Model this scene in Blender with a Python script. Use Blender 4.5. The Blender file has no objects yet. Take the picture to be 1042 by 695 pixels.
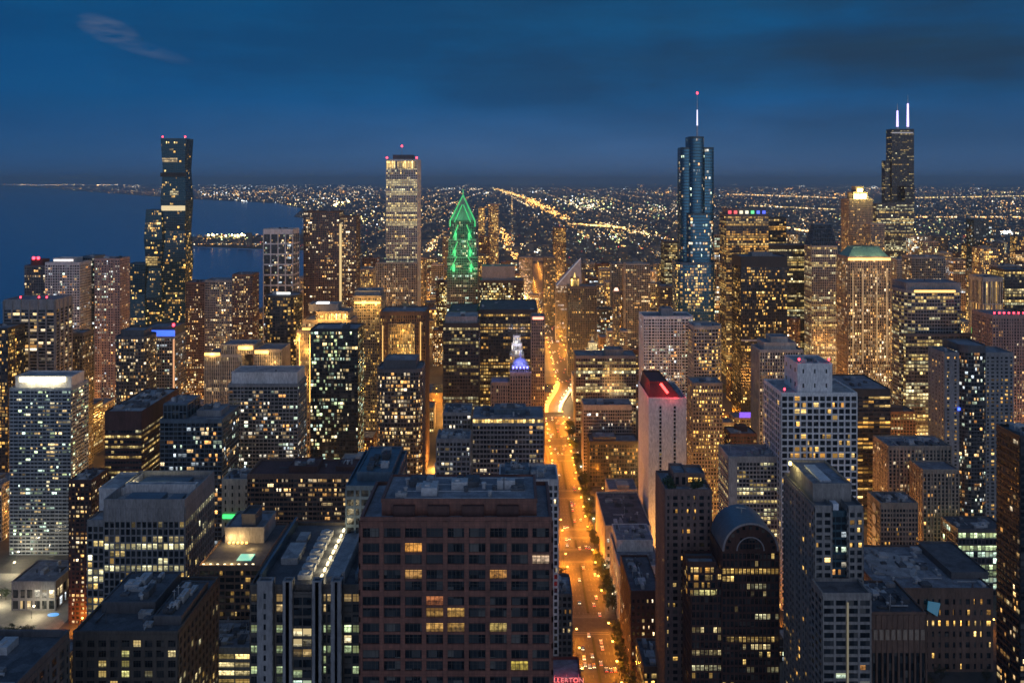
import bpy, math, random
import numpy as np
from mathutils import Vector, Matrix
R = math.radians
scene = bpy.context.scene
COL = scene.collection
random.seed(11)

# ---------------------------------------------------------------- camera
EYE, FOC, PX, PY = 314.0, 890.0, 521.0, 184.0      # eye height, focal length and principal point in photo pixels
cd = bpy.data.cameras.new("camera"); cam = bpy.data.objects.new("camera", cd); COL.objects.link(cam)
cam.location = (0, 0, EYE); cam.rotation_euler = (R(90), 0, 0)
cd.sensor_fit = 'HORIZONTAL'; cd.sensor_width = 36; cd.lens = 36*FOC/1042
cd.shift_y = -(347.5-PY)/1042; cd.clip_start = 1; cd.clip_end = 200000
scene.camera = cam
# ---------------------------------------------------------------- view and render settings
scene.view_settings.view_transform = 'Standard'; scene.view_settings.look = 'None'
scene.view_settings.exposure = 0; scene.view_settings.gamma = 1
scene.render.engine = 'CYCLES'
cy = scene.cycles
HAZE = 3.8e-5        # evening haze, thin enough that only the far plain fades
cy.use_denoising = True
try: cy.denoiser = 'OPENIMAGEDENOISE'
except Exception: pass
cy.max_bounces = 5; cy.diffuse_bounces = 2; cy.glossy_bounces = 3; cy.transmission_bounces = 2; cy.volume_bounces = 0
cy.sample_clamp_indirect = 2.0; cy.caustics_reflective = False; cy.caustics_refractive = False
cy.pixel_filter_type = 'BLACKMAN_HARRIS'; cy.filter_width = 1.6

# ---------------------------------------------------------------- node helper
def nn(nt, typ, **kw):
    n = nt.nodes.new(typ)
    for k, v in kw.items():
        if k in n.inputs.keys() if isinstance(k, str) else False: n.inputs[k].default_value = v
        else: setattr(n, k, v)
    return n
def mth(nt, op, a, b=None, c=None, clamp=False):
    n = nt.nodes.new('ShaderNodeMath'); n.operation = op; n.use_clamp = clamp
    for i, v in enumerate((a, b, c)):
        if v is None: continue
        if isinstance(v, (int, float)): n.inputs[i].default_value = v
        else: nt.links.new(v, n.inputs[i])
    return n.outputs[0]
def mixc(nt, f, a, b, mode='MIX'):
    n = nt.nodes.new('ShaderNodeMix'); n.data_type = 'RGBA'; n.blend_type = mode
    for s, v in ((n.inputs[0], f), (n.inputs[6], a), (n.inputs[7], b)):
        if isinstance(v, (int, float)): s.default_value = v if s.type == 'VALUE' else (v, v, v, 1)
        elif isinstance(v, tuple): s.default_value = v if len(v) == 4 else v+(1,)
        else: nt.links.new(v, s)
    return n.outputs[2]
def ramp(nt, fac, stops):
    n = nt.nodes.new('ShaderNodeValToRGB'); e = n.color_ramp.elements
    while len(e) < len(stops): e.new(0.5)
    for i, (p, c) in enumerate(stops):
        e[i].position = p; e[i].color = c if len(c) == 4 else tuple(c)+(1,)
    nt.links.new(fac, n.inputs[0]); return n.outputs[0]

# ---------------------------------------------------------------- sky at dusk (the sun has just set north-west, behind the camera)
SUN_EL, SUN_AZ = -3.0, 140.0
w = bpy.data.worlds.new("World"); scene.world = w; w.use_nodes = True
nt = w.node_tree; nt.nodes.clear(); L = nt.links.new
out = nt.nodes.new('ShaderNodeOutputWorld'); bg = nt.nodes.new('ShaderNodeBackground'); L(bg.outputs[0], out.inputs[0])
bg.inputs[1].default_value = 1.0
sky = nt.nodes.new('ShaderNodeTexSky'); sky.sky_type = 'NISHITA'; sky.sun_disc = False
sky.sun_elevation = R(SUN_EL); sky.sun_rotation = R(SUN_AZ)
tc = nt.nodes.new('ShaderNodeTexCoord'); sp = nt.nodes.new('ShaderNodeSeparateXYZ'); L(tc.outputs['Generated'], sp.inputs[0])
X, Y, Z = sp.outputs
grad = ramp(nt, mth(nt, 'MULTIPLY', Z, 1.0, clamp=True), [
    (0.0, (.056, .125, .272)), (.03, (.044, .126, .290)), (.09, (.004, .094, .270)), (.15, (.0003, .074, .225)),
    (.22, (.0002, .058, .180)), (.45, (.045, .11, .24)), (1.0, (.13, .20, .36))])
def wisp0(cx, cz, sx, sz):
    u = mth(nt, 'SUBTRACT', X, cx); v = mth(nt, 'SUBTRACT', Z, cz)
    a = mth(nt, 'POWER', mth(nt, 'DIVIDE', u, sx), 2.0); b = mth(nt, 'POWER', mth(nt, 'DIVIDE', v, sz), 2.0)
    return mth(nt, 'SUBTRACT', 1.0, mth(nt, 'ADD', a, b), clamp=True)
# warm grey veil of cloud to the south-west, deeper blue to the south-east
mp = nt.nodes.new('ShaderNodeMapping'); L(tc.outputs['Generated'], mp.inputs[0]); mp.inputs['Scale'].default_value = (1.5, 1.5, 7)
nz = nn(nt, 'ShaderNodeTexNoise'); L(mp.outputs[0], nz.inputs['Vector']); nz.inputs['Scale'].default_value = 2.2; nz.inputs['Detail'].default_value = 6; nz.inputs['Roughness'].default_value = .55
veil = mth(nt, 'MULTIPLY', ramp(nt, nz.outputs[0], [(.30, (0, 0, 0)), (.60, (1, 1, 1))]),
           mth(nt, 'MULTIPLY_ADD', X, 1.9, .22, clamp=True))
veil = mth(nt, 'MULTIPLY', veil, mth(nt, 'MULTIPLY', Z, 7.0, clamp=True))
teal = wisp0(.02, .17, .55, .10)
c0 = mixc(nt, mth(nt, 'MULTIPLY', teal, .55), grad, (.0003, .094, .240))
nzb = nn(nt, 'ShaderNodeTexNoise'); mpb = nt.nodes.new('ShaderNodeMapping'); L(tc.outputs['Generated'], mpb.inputs[0]); mpb.inputs['Scale'].default_value = (1.3, 1.3, 5.5); L(mpb.outputs[0], nzb.inputs['Vector']); nzb.inputs['Scale'].default_value = 2.6; nzb.inputs['Detail'].default_value = 7; nzb.inputs['Roughness'].default_value = .6
band = mth(nt, 'MULTIPLY', ramp(nt, nzb.outputs[0], [(.40, (0, 0, 0)), (.60, (1, 1, 1))]), mth(nt, 'MULTIPLY', Z, 9.0, clamp=True))
c0 = mixc(nt, mth(nt, 'MULTIPLY', band, .62), c0, (.003, .040, .120))
c1 = mixc(nt, mth(nt, 'MULTIPLY', veil, .92), c0, (.012, .034, .068))
left = mth(nt, 'MULTIPLY_ADD', X, -1.6, -.05, clamp=True)
c1 = mixc(nt, mth(nt, 'MULTIPLY', left, .75), c1, (.0003, .060, .190))
# faint streaks
mp3 = nt.nodes.new('ShaderNodeMapping'); L(tc.outputs['Generated'], mp3.inputs[0]); mp3.inputs['Scale'].default_value = (2.5, 2.5, 30); mp3.inputs['Rotation'].default_value = (0, R(3), 0)
nz3 = nn(nt, 'ShaderNodeTexNoise'); L(mp3.outputs[0], nz3.inputs['Vector']); nz3.inputs['Scale'].default_value = 2.0; nz3.inputs['Detail'].default_value = 5
c1 = mixc(nt, mth(nt, 'MULTIPLY', ramp(nt, nz3.outputs[0], [(.48, (0, 0, 0)), (.75, (1, 1, 1))]), .16), c1, (.008, .11, .26))
# one small pale wisp, high in the south-east
def wisp(cx, cz, sx, sz, tilt):
    u = mth(nt, 'SUBTRACT', mth(nt, 'DIVIDE', X, Y), cx); v = mth(nt, 'SUBTRACT', mth(nt, 'DIVIDE', Z, Y), cz)
    v2 = mth(nt, 'ADD', v, mth(nt, 'MULTIPLY', u, tilt))
    a = mth(nt, 'POWER', mth(nt, 'DIVIDE', u, sx), 2.0); b = mth(nt, 'POWER', mth(nt, 'DIVIDE', v2, sz), 2.0)
    return mth(nt, 'SUBTRACT', 1.0, mth(nt, 'ADD', a, b), clamp=True)
mp2 = nt.nodes.new('ShaderNodeMapping'); L(tc.outputs['Generated'], mp2.inputs[0]); mp2.inputs['Scale'].default_value = (9, 9, 45); mp2.inputs['Rotation'].default_value = (0, R(-14), 0)
nz2 = nn(nt, 'ShaderNodeTexNoise'); L(mp2.outputs[0], nz2.inputs['Vector']); nz2.inputs['Scale'].default_value = 3; nz2.inputs['Detail'].default_value = 5
wp = mth(nt, 'MAXIMUM', wisp(-.462, .172, .040, .017, .30), mth(nt, 'MULTIPLY', wisp(-.425, .152, .065, .010, .30), .45))
wp = mth(nt, 'MULTIPLY', wp, ramp(nt, nz2.outputs[0], [(.35, (0, 0, 0)), (.62, (1, 1, 1))]))
wp = mth(nt, 'MULTIPLY', wp, mth(nt, 'GREATER_THAN', Y, 0.2))
c1 = mixc(nt, mth(nt, 'MULTIPLY', wp, .55), c1, (.13, .155, .24))
# afterglow in the north-west
glow = mth(nt, 'MULTIPLY', mth(nt, 'MULTIPLY_ADD', Y, -1.0, mth(nt, 'MULTIPLY', X, .35), clamp=True), mth(nt, 'SUBTRACT', 1.0, mth(nt, 'MULTIPLY', Z, 1.1), clamp=True))
gl = mixc(nt, 1.0, (.50, .54, .65), glow, 'MULTIPLY')
c1 = mixc(nt, 1.0, c1, gl, 'ADD')
nsk = mixc(nt, 1.0, sky.outputs[0], (.02, .04, .055), 'MULTIPLY')
c1 = mixc(nt, 1.0, c1, nsk, 'ADD')
L(c1, bg.inputs[0])
# last afterglow as a very weak, very soft sun
sd = bpy.data.lights.new("afterglow_sun", 'SUN'); so = bpy.data.objects.new("afterglow_sun", sd); COL.objects.link(so)
sd.energy = 0.06; sd.angle = R(40); sd.color = (1, .82, .80)
so.rotation_euler = Vector((-.35, 1, -.35)).to_track_quat('-Z', 'Y').to_euler()

# ---------------------------------------------------------------- materials
MATS = {}
def newmat(name):
    m = bpy.data.materials.new(name); m.use_nodes = True
    return m, m.node_tree, m.node_tree.nodes['Principled BSDF']
def wallmat(name, rgb, rough=.8, var=.25, scale=.12, metal=0.0, streak=True, panels=False, patches=False):
    if name in MATS: return MATS[name]
    m, nt, b = newmat(name)
    tc = nt.nodes.new('ShaderNodeTexCoord'); mp = nt.nodes.new('ShaderNodeMapping'); nt.links.new(tc.outputs['Object'], mp.inputs[0])
    mp.inputs['Scale'].default_value = (1, 1, .25) if streak else (1, 1, 1)
    n = nn(nt, 'ShaderNodeTexNoise'); nt.links.new(mp.outputs[0], n.inputs['Vector']); n.inputs['Scale'].default_value = scale; n.inputs['Detail'].default_value = 8; n.inputs['Roughness'].default_value = .65
    lo = tuple(c*(1-var) for c in rgb); hi = tuple(min(1, c*(1+var)) for c in rgb)
    base = ramp(nt, n.outputs[0], [(.3, lo), (.7, hi)])
    n2 = nn(nt, 'ShaderNodeTexNoise'); nt.links.new(mp.outputs[0], n2.inputs['Vector']); n2.inputs['Scale'].default_value = scale*9; n2.inputs['Detail'].default_value = 6; n2.inputs['Roughness'].default_value = .7
    grime = ramp(nt, n2.outputs[0], [(.35, (.62, .62, .64)), (.62, (1.08, 1.08, 1.06))])
    base = mixc(nt, 1.0, base, grime, 'MULTIPLY')
    if panels:
        br = nn(nt, 'ShaderNodeTexBrick'); mp2 = nt.nodes.new('ShaderNodeMapping'); nt.links.new(tc.outputs['Object'], mp2.inputs[0]); mp2.inputs['Rotation'].default_value = (R(90), 0, 0)
        nt.links.new(mp2.outputs[0], br.inputs['Vector']); br.inputs['Scale'].default_value = 1.0; br.inputs['Brick Width'].default_value = 1.6; br.inputs['Row Height'].default_value = .98; br.offset = 0; br.inputs['Mortar Size'].default_value = .035
        br.inputs['Color1'].default_value = (1, 1, 1, 1); br.inputs['Color2'].default_value = (.74, .76, .78, 1); br.inputs['Mortar'].default_value = (.35, .35, .35, 1)
        base = mixc(nt, 1.0, base, br.outputs['Color'], 'MULTIPLY')
    if patches:
        vo = nn(nt, 'ShaderNodeTexVoronoi'); nt.links.new(tc.outputs['Object'], vo.inputs['Vector']); vo.inputs['Scale'].default_value = .16
        bw_ = nt.nodes.new('ShaderNodeSeparateColor'); nt.links.new(vo.outputs['Color'], bw_.inputs[0])
        base = mixc(nt, 1.0, base, ramp(nt, bw_.outputs[0], [(0, (.66, .66, .68)), (1, (1.15, 1.15, 1.12))]), 'MULTIPLY')
    nt.links.new(base, b.inputs['Base Color'])
    b.inputs['Roughness'].default_value = rough; b.inputs['Metallic'].default_value = metal
    MATS[name] = m; return m
def emit(name, rgb, s, sample=False):
    if name in MATS: return MATS[name]
    m, nt, b = newmat(name)
    b.inputs['Base Color'].default_value = (.3, .3, .3, 1); b.inputs['Emission Color'].default_value = rgb+(1,)
    b.inputs['Emission Strength'].default_value = s
    if not sample: m.cycles.emission_sampling = 'NONE'
    MATS[name] = m; return m
def panemat(tint=None):
    m, nt, b = newmat('tinted_glass' if tint else 'window_glass')
    at = nt.nodes.new('ShaderNodeAttribute'); at.attribute_name = 'lit'
    oi = nt.nodes.new('ShaderNodeObjectInfo')
    s = mixc(nt, 1.0, at.outputs['Color'], oi.outputs['Color'], 'ADD')
    geo = nt.nodes.new('ShaderNodeNewGeometry')
    uvn = nt.nodes.new('ShaderNodeUVMap'); su = nt.nodes.new('ShaderNodeSeparateXYZ'); nt.links.new(uvn.outputs[0], su.inputs[0]); U, V = su.outputs[0], su.outputs[1]
    rr = mth(nt, 'FRACT', mth(nt, 'ADD', at.outputs['Alpha'], oi.outputs['Random']))
    r2 = mth(nt, 'FRACT', mth(nt, 'MULTIPLY', rr, 17.31)); r3 = mth(nt, 'FRACT', mth(nt, 'MULTIPLY', rr, 53.7))
    # a blind drawn part of the way down in some rooms, ceiling light near the top, furniture and people below
    blind = mth(nt, 'MULTIPLY', mth(nt, 'GREATER_THAN', V, mth(nt, 'SUBTRACT', 1.0, r2)), mth(nt, 'GREATER_THAN', r3, .45))
    n = nn(nt, 'ShaderNodeTexNoise'); nt.links.new(geo.outputs['Position'], n.inputs['Vector']); n.inputs['Scale'].default_value = .9; n.inputs['Detail'].default_value = 4; n.inputs['Roughness'].default_value = .7
    k = ramp(nt, n.outputs[0], [(.34, (.16, .16, .16)), (.62, (1.35, 1.35, 1.35))])
    ceil = mth(nt, 'MULTIPLY_ADD', mth(nt, 'GREATER_THAN', V, .74), .9, .75)
    low = mth(nt, 'MULTIPLY_ADD', mth(nt, 'GREATER_THAN', V, mth(nt, 'MULTIPLY', r3, .42)), .62, .38)
    free = mth(nt, 'MULTIPLY', ceil, low)
    room = mixc(nt, blind, k, (.40, .36, .30))
    room = mixc(nt, 1.0, room, mixc(nt, blind, free, 1.0), 'MULTIPLY')
    s2 = mixc(nt, 1.0, s, room, 'MULTIPLY')
    b.inputs['Emission Strength'].default_value = 1.0; nt.links.new(s2, b.inputs['Emission Color'])
    n2 = nn(nt, 'ShaderNodeTexWhiteNoise'); vm = nt.nodes.new('ShaderNodeVectorMath'); vm.operation = 'SNAP'; vm.inputs[1].default_value = (2.5, 2.5, 3.5)
    nt.links.new(geo.outputs['Position'], vm.inputs[0]); nt.links.new(vm.outputs[0], n2.inputs['Vector'])
    nt.links.new(ramp(nt, n2.outputs[0], [(.0, (.006, .009, .013)), (.6, (.020, .028, .036)), (.86, (.05, .055, .06)), (1, (.13, .125, .115))]), b.inputs['Base Color'])
    b.inputs['Roughness'].default_value = .16; b.inputs['IOR'].default_value = 1.5
    m.cycles.emission_sampling = 'NONE'
    nb = nn(nt, 'ShaderNodeTexNoise'); nt.links.new(geo.outputs['Position'], nb.inputs['Vector']); nb.inputs['Scale'].default_value = .22
    bp = nt.nodes.new('ShaderNodeBump'); bp.inputs['Strength'].default_value = .25; bp.inputs['Distance'].default_value = .6; nt.links.new(nb.outputs[0], bp.inputs['Height']); nt.links.new(bp.outputs[0], b.inputs['Normal'])
    if tint:
        b.inputs['Base Color'].default_value = tint+(1,); nt.links.remove(b.inputs['Base Color'].links[0])
        b.inputs['Metallic'].default_value = .75; b.inputs['Roughness'].default_value = .22
    return m
PANE = panemat(); PANE_BLUE = panemat((.058, .175, .245)); PANE_DARK = panemat((.030, .075, .095))
W = dict(
    dusk=wallmat('dusk_dimmed_stone', (.25, .235, .225)), steel=wallmat('blue_grey_concrete', (.36, .39, .42)), dusk_pink=wallmat('dusk_dimmed_pink_stone', (.21, .145, .135)), bright=wallmat('bright_white_concrete', (.80, .79, .78), var=.12), white=wallmat('white_concrete', (.62, .60, .60)), pale=wallmat('pale_limestone', (.42, .39, .36)), tan=wallmat('tan_stone', (.34, .27, .21)),  # dusk, dusk_pink: stone darkened for the dim foreground, shade put into colour
    grey=wallmat('grey_concrete', (.26, .26, .27)), dgrey=wallmat('dark_grey_panel', (.10, .10, .11), .6), brown=wallmat('brown_brick', (.17, .105, .08)),
    red=wallmat('red_brown_granite', (.20, .078, .055), .55, panels=True), slate=wallmat('slate_blue_panel', (.17, .19, .22), .6), shade=wallmat('dark_brown_stone', (.10, .085, .075), .7), dred=wallmat('dark_red_brick', (.085, .040, .034)), pink=wallmat('pinkish_stone', (.34, .26, .25)),
    black=wallmat('black_steel', (.022, .022, .024), .45), blue=wallmat('blue_grey_metal', (.10, .15, .20), .4, metal=.3), teal=wallmat('teal_glass_panel', (.035, .075, .10), .25, .3),
    green=wallmat('green_copper', (.13, .33, .28), .5), cream=wallmat('cream_terracotta', (.60, .54, .44)), dark=wallmat('dark_bronze', (.045, .038, .034), .5))
ROOF = wallmat('roof_gravel', (.23, .25, .29), .9, .35, .25, streak=False, patches=True)
ROOFD = wallmat('dark_roof_membrane', (.10, .11, .13), .85, .4, .2, streak=False, patches=True)
ROOFL = wallmat('pale_roof_membrane', (.36, .37, .39), .85, .3, .2, streak=False, patches=True)
METAL = wallmat('roof_plant_metal', (.46, .47, .49), .5, .3, .8, streak=False)
RED_L = emit('red_beacon', (1, .03, .05), 9)
AMBER = emit('amber_flood', (1, .50, .10), 3.2)
WARMW = emit('warm_flood', (1, .80, .42), 3.0)

# ---------------------------------------------------------------- mesh builder
class MB:
    def __init__(s): s.v = []; s.f = []; s.m = []; s.c = []
    def face(s, pts, m=0, c=(0, 0, 0)):
        i = len(s.v); s.v += [tuple(p) for p in pts]; s.f.append(tuple(range(i, i+len(pts)))); s.m.append(m); s.c.append(c)
    def hexa(s, p, m=0, c=(0, 0, 0), skip=()):
        # p: 4 bottom (counter-clockwise from above) + 4 top
        i = len(s.v); s.v += [tuple(q) for q in p]
        for k, f in enumerate(((3, 2, 1, 0), (4, 5, 6, 7), (0, 1, 5, 4), (1, 2, 6, 5), (2, 3, 7, 6), (3, 0, 4, 7))):
            if k in skip: continue
            s.f.append(tuple(i+j for j in f)); s.m.append(m); s.c.append(c)
    def box(s, x0, x1, y0, y1, z0, z1, m=0, c=(0, 0, 0)):
        s.hexa([(x0, y0, z0), (x1, y0, z0), (x1, y1, z0), (x0, y1, z0), (x0, y0, z1), (x1, y0, z1), (x1, y1, z1), (x0, y1, z1)], m, c)
    def prism(s, bot, top, z0, z1, m=0, cap=True, capm=None):
        n = len(bot); b = [(p[0], p[1], z0) for p in bot]; t = [(p[0], p[1], z1) for p in top]
        for i in range(n):
            j = (i+1) % n; s.face([b[i], b[j], t[j], t[i]], m)
        if cap: s.face(t, m if capm is None else capm)
    def cyl(s, x, y, z0, z1, r0, r1=None, n=10, m=0):
        r1 = r0 if r1 is None else r1
        c = [(math.cos(2*math.pi*k/n), math.sin(2*math.pi*k/n)) for k in range(n)]
        s.prism([(x+r0*a, y+r0*b) for a, b in c], [(x+r1*a, y+r1*b) for a, b in c], z0, z1, m)
    def bar(s, a, b, r, m=0):
        a, b = Vector(a), Vector(b); d = (b-a).normalized(); u = d.orthogonal().normalized()*r; v = d.cross(u)
        s.hexa([a-u-v, a+u-v, a+u+v, a-u+v, b-u-v, b+u-v, b+u+v, b-u+v], m)
    def build(s, name, mats, parent=None, origin=(0, 0, 0), attr=False, smooth=False):
        o3 = Vector(origin)
        me = bpy.data.meshes.new(name)
        me.from_pydata([(p[0]-o3.x, p[1]-o3.y, p[2]-o3.z) for p in s.v], [], s.f)
        for m in (mats if isinstance(mats, (list, tuple)) else [mats]): me.materials.append(m)
        if len(me.materials) > 1: me.polygons.foreach_set('material_index', s.m)
        if attr:
            ca = me.color_attributes.new('lit', 'FLOAT_COLOR', 'CORNER')
            arr = np.zeros((len(me.loops), 4), dtype=np.float32); k = 0
            cnt = np.array([len(f) for f in s.f]); col = np.array(s.c, dtype=np.float32).reshape(-1, 3)
            arr[:, :3] = np.repeat(col, cnt, axis=0); arr[:, 3] = np.repeat(np.random.RandomState(len(s.f)).rand(len(s.f)), cnt)
            uv = me.uv_layers.new(name='UVMap'); ua = np.zeros((len(me.loops), 2), dtype=np.float32); st = np.cumsum(cnt)-cnt; q4 = st[cnt == 4]
            for c_, (u_, v_) in enumerate(((0, 0), (1, 0), (1, 1), (0, 1))): ua[q4+c_] = (u_, v_)
            uv.data.foreach_set('uv', ua.ravel())
            ca.data.foreach_set('color', arr.ravel())
        if smooth: me.polygons.foreach_set('use_smooth', [True]*len(me.polygons))
        me.update()
        o = bpy.data.objects.new(name, me); COL.objects.link(o); o.color = (0, 0, 0, 1)
        if parent:
            o.parent = parent; o.location = o3 - PWORLD(parent)
        else: o.location = o3
        return o
def PWORLD(o):
    v = Vector(o.location)
    while o.parent: o = o.parent; v += Vector(o.location)
    return v
def tag(o, label, cat, group=None, kind=None):
    if label: o['label'] = label
    if cat: o['category'] = cat
    if group: o['group'] = group
    if kind: o['kind'] = kind
    return o
def empty(name, loc, label, cat, group=None):
    o = bpy.data.objects.new(name, None); COL.objects.link(o); o.location = loc; o.empty_display_size = 5
    return tag(o, label, cat, group)
def XS(x, d): return (x-PX)*d/FOC
def ZS(y, d): return EYE-(y-PY)*d/FOC
def proj(p): return (PX+FOC*p[0]/p[1], PY+FOC*(EYE-p[2])/p[1])

# ---------------------------------------------------------------- facades
PAL = dict(
    warm=[(1, .60, .22), (1, .70, .36), (1, .80, .52), (1, .50, .14), (1, .74, .34)],
    office=[(1, .74, .27), (1, .80, .38), (.95, .88, .50), (1, .66, .20)],
    white=[(1, .86, .58), (1, .90, .70), (.85, .95, 1), (1, .76, .40)],
    gold=[(1, .58, .14), (1, .66, .22), (1, .50, .10)],
    green=[(.75, .95, .5), (1, .85, .5), (.7, .95, .75), (1, .7, .3)],
    mixed=[(1, .62, .25), (1, .75, .42), (1, .9, .7), (.8, .92, 1), (.8, 1, .75), (1, .45, .12)])
def S(bw=3.5, fh=3.6, pw=.8, sh=1.1, pr=.35, ps=.30, mode='res', p=.25, b=1.0, pal='warm', top=0.0, mul=0, band=None):
    if abs(pr-ps) < .04: ps = pr-.07 if pr > .1 else pr+.06
    return dict(bw=bw, fh=fh, pw=pw, sh=sh, pr=pr, ps=ps, mode=mode, p=p, b=b, pal=pal, top=top, mul=mul, band=band)
LITG = 2.3
def litgrid(nc, nr, sp, rng):
    g = [[None]*nc for _ in range(nr)]; pal = PAL[sp['pal']]
    cs = [(rng.uniform(0, nc), rng.uniform(0, nr), rng.uniform(.12, .35)*nc+1.5, rng.uniform(.06, .22)*nr+1.5, rng.uniform(.5, 1.6)) for _ in range(6)]
    def blob(i, j): return .30+min(1.5, sum(k*math.exp(-((i-a)/s)**2-((j-c)/t)**2) for a, c, s, t, k in cs))
    def col():
        c = rng.choice(pal); s = LITG*sp['b']*min(1.9, .06+rng.lognormvariate(-.85, 1.05)); return tuple(x*s for x in c)
    for j in range(nr):
        if sp['mode'] == 'off':
            r = rng.random()
            pr = sp['p']*2.4 if r < .30 else (sp['p']*.9 if r < .62 else sp['p']*.16)
            base = rng.choice(pal); bs = LITG*sp['b']*rng.uniform(.35, 1.1)
            on = rng.random() < pr
            for i in range(nc):
                if rng.random() < .5: on = rng.random() < pr
                if on:
                    k = bs*rng.choice((.12, .3, .5, .7, .85, 1.1))*rng.uniform(.8, 1.2); g[j][i] = tuple(x*k for x in base)
                elif rng.random() < sp['p']*.10: g[j][i] = col()
        else:
            pr = min(.9, sp['p']*rng.uniform(.6, 1.5)); i = 0
            if rng.random() < .035 and sp['p'] > .1: pr = .8
            while i < nc:
                if rng.random() < pr*blob(i, j):
                    c = col(); n = 1 if rng.random() < .7 else 2
                    for k in range(n):
                        if i < nc: g[j][i] = c; i += 1
                else: i += 1
    return g
def facade(wall, panes, p0, p1, q0, q1, sp, rng, wm=0, sub=None):
    p0, p1, q0, q1 = map(Vector, (p0, p1, q0, q1))
    Lw = (p1-p0).length; Hh = (q0-p0).length
    if Lw < 1.2 or Hh < 2: return
    N = (p1-p0).cross(q0-p0).normalized()
    def P(u, v, n): return (p0.lerp(p1, u)).lerp(q0.lerp(q1, u), v)+N*n
    def slab(u0, u1, v0, v1, n1, m=wm, n0=0.0):
        a = [P(u0, v0, n1), P(u1, v0, n1), P(u1, v1, n1), P(u0, v1, n1)]; z = [P(u0, v0, n0), P(u1, v0, n0), P(u1, v1, n0), P(u0, v1, n0)]
        wall.face(a, m)
        for k in range(4): wall.face([z[k], z[(k+1) % 4], a[(k+1) % 4], a[k]], m)
    tv = min(.6, sp['top']/Hh)
    nc = max(1, round(Lw/sp['bw'])); nr = max(1, round(Hh*(1-tv)/sp['fh']))
    pu = sp['pw']/Lw; sv = sp['sh']/Hh; vt = 1-tv
    if sp['bw'] < 5.5 and nc > 5:
        pr_ = random.Random(hash32('%s%.1f%.1f' % (sp['pal'], sp['bw'], sp['fh']))); pat = [pr_.choice((1, 1, .62, 1.3, .8)) for _ in range(pr_.randint(2, 5))]
        if sp['mode'] == 'off': pat = [1]
        ws = [pat[i % len(pat)] for i in range(nc)]; ws = [(ws[i]+ws[nc-1-i])/2 for i in range(nc)]; tot = sum(ws); UC = [0]
        for v_ in ws: UC.append(UC[-1]+v_/tot)
    else: UC = [i/nc for i in range(nc+1)]
    if sp['pr'] > 0 and pu > 0:
        for i in range(nc+1):
            u = UC[i]; slab(max(0, u-pu/2), min(1, u+pu/2), 0, 1, sp['pr'])
    if sv > 0:
        for j in range(nr+1):
            v = j/nr*vt; a, b = max(0, v-sv*.5), min(1, v+sv*.5)
            if j == nr and tv > 0: b = 1
            slab(0, 1, a, b, sp['ps'])
    if sp['band']:
        for j in range(0, nr+1, sp['band'][0]):
            v = j/nr*vt; q = sp['band'][1]/Hh/2; slab(0, 1, max(0, v-q), min(1, v+q), sp['pr']+.07)
    g = litgrid(nc, nr, sp, rng)
    if nr > 24:
        for q in (.36, .70): g[int(nr*q)] = [None]*nc
    for j in range(nr):
        v0 = j/nr*vt+sv*.5; v1 = (j+1)/nr*vt-sv*.5
        for i in range(nc):
            u0 = UC[i]+pu*.5; u1 = UC[i+1]-pu*.5
            if u1 <= u0 or v1 <= v0: continue
            c = g[j][i] or (0, 0, 0)
            if c != (0, 0, 0) and sp['mode'] == 'res' and rng.random() < .6:
                um = u0+(u1-u0)*rng.uniform(.3, .7); ca, cb = (c, (0, 0, 0)) if rng.random() < .5 else ((0, 0, 0), c)
                panes.append(([P(u0, v0, .05), P(um, v0, .05), P(um, v1, .05), P(u0, v1, .05)], ca, N)); panes.append(([P(um, v0, .05), P(u1, v0, .05), P(u1, v1, .05), P(um, v1, .05)], cb, N))
            else:
                panes.append(([P(u0, v0, .05), P(u1, v0, .05), P(u1, v1, .05), P(u0, v1, .05)], c, N))
            if sp['mul'] and sub is not None:
                for k in range(1, sp['mul']+1):
                    uu = u0+(u1-u0)*k/(sp['mul']+1); h = .07/Lw
                    a = [P(uu-h, v0, .16), P(uu+h, v0, .16), P(uu+h, v1, .16), P(uu-h, v1, .16)]; sub.face(a)
                vm = (v0+v1)/2+.2*(v1-v0); h = .06/Hh
                sub.face([P(u0, vm-h, .15), P(u1, vm-h, .15), P(u1, vm+h, .15), P(u0, vm+h, .15)])
def rect(x0, x1, y0, y1): return [(x0, y0), (x1, y0), (x1, y1), (x0, y1)]
def rounded(x0, x1, y0, y1, r, n=4, corners=(1, 1, 1, 1)):
    pts = []
    for k, (cx, cy, a0) in enumerate(((x0+r, y0+r, 180), (x1-r, y0+r, 270), (x1-r, y1-r, 0), (x0+r, y1-r, 90))):
        if corners[k]:
            for i in range(n+1):
                a = R(a0+90*i/n); pts.append((cx+r*math.cos(a), cy+r*math.sin(a)))
        else: pts.append([(x0, y0), (x1, y0), (x1, y1), (x0, y1)][k])
    return pts
def ngon(cx, cy, r, n, a0=0, sy=1): return [(cx+r*math.cos(R(a0)+2*math.pi*k/n), cy+sy*r*math.sin(R(a0)+2*math.pi*k/n)) for k in range(n)]

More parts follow.
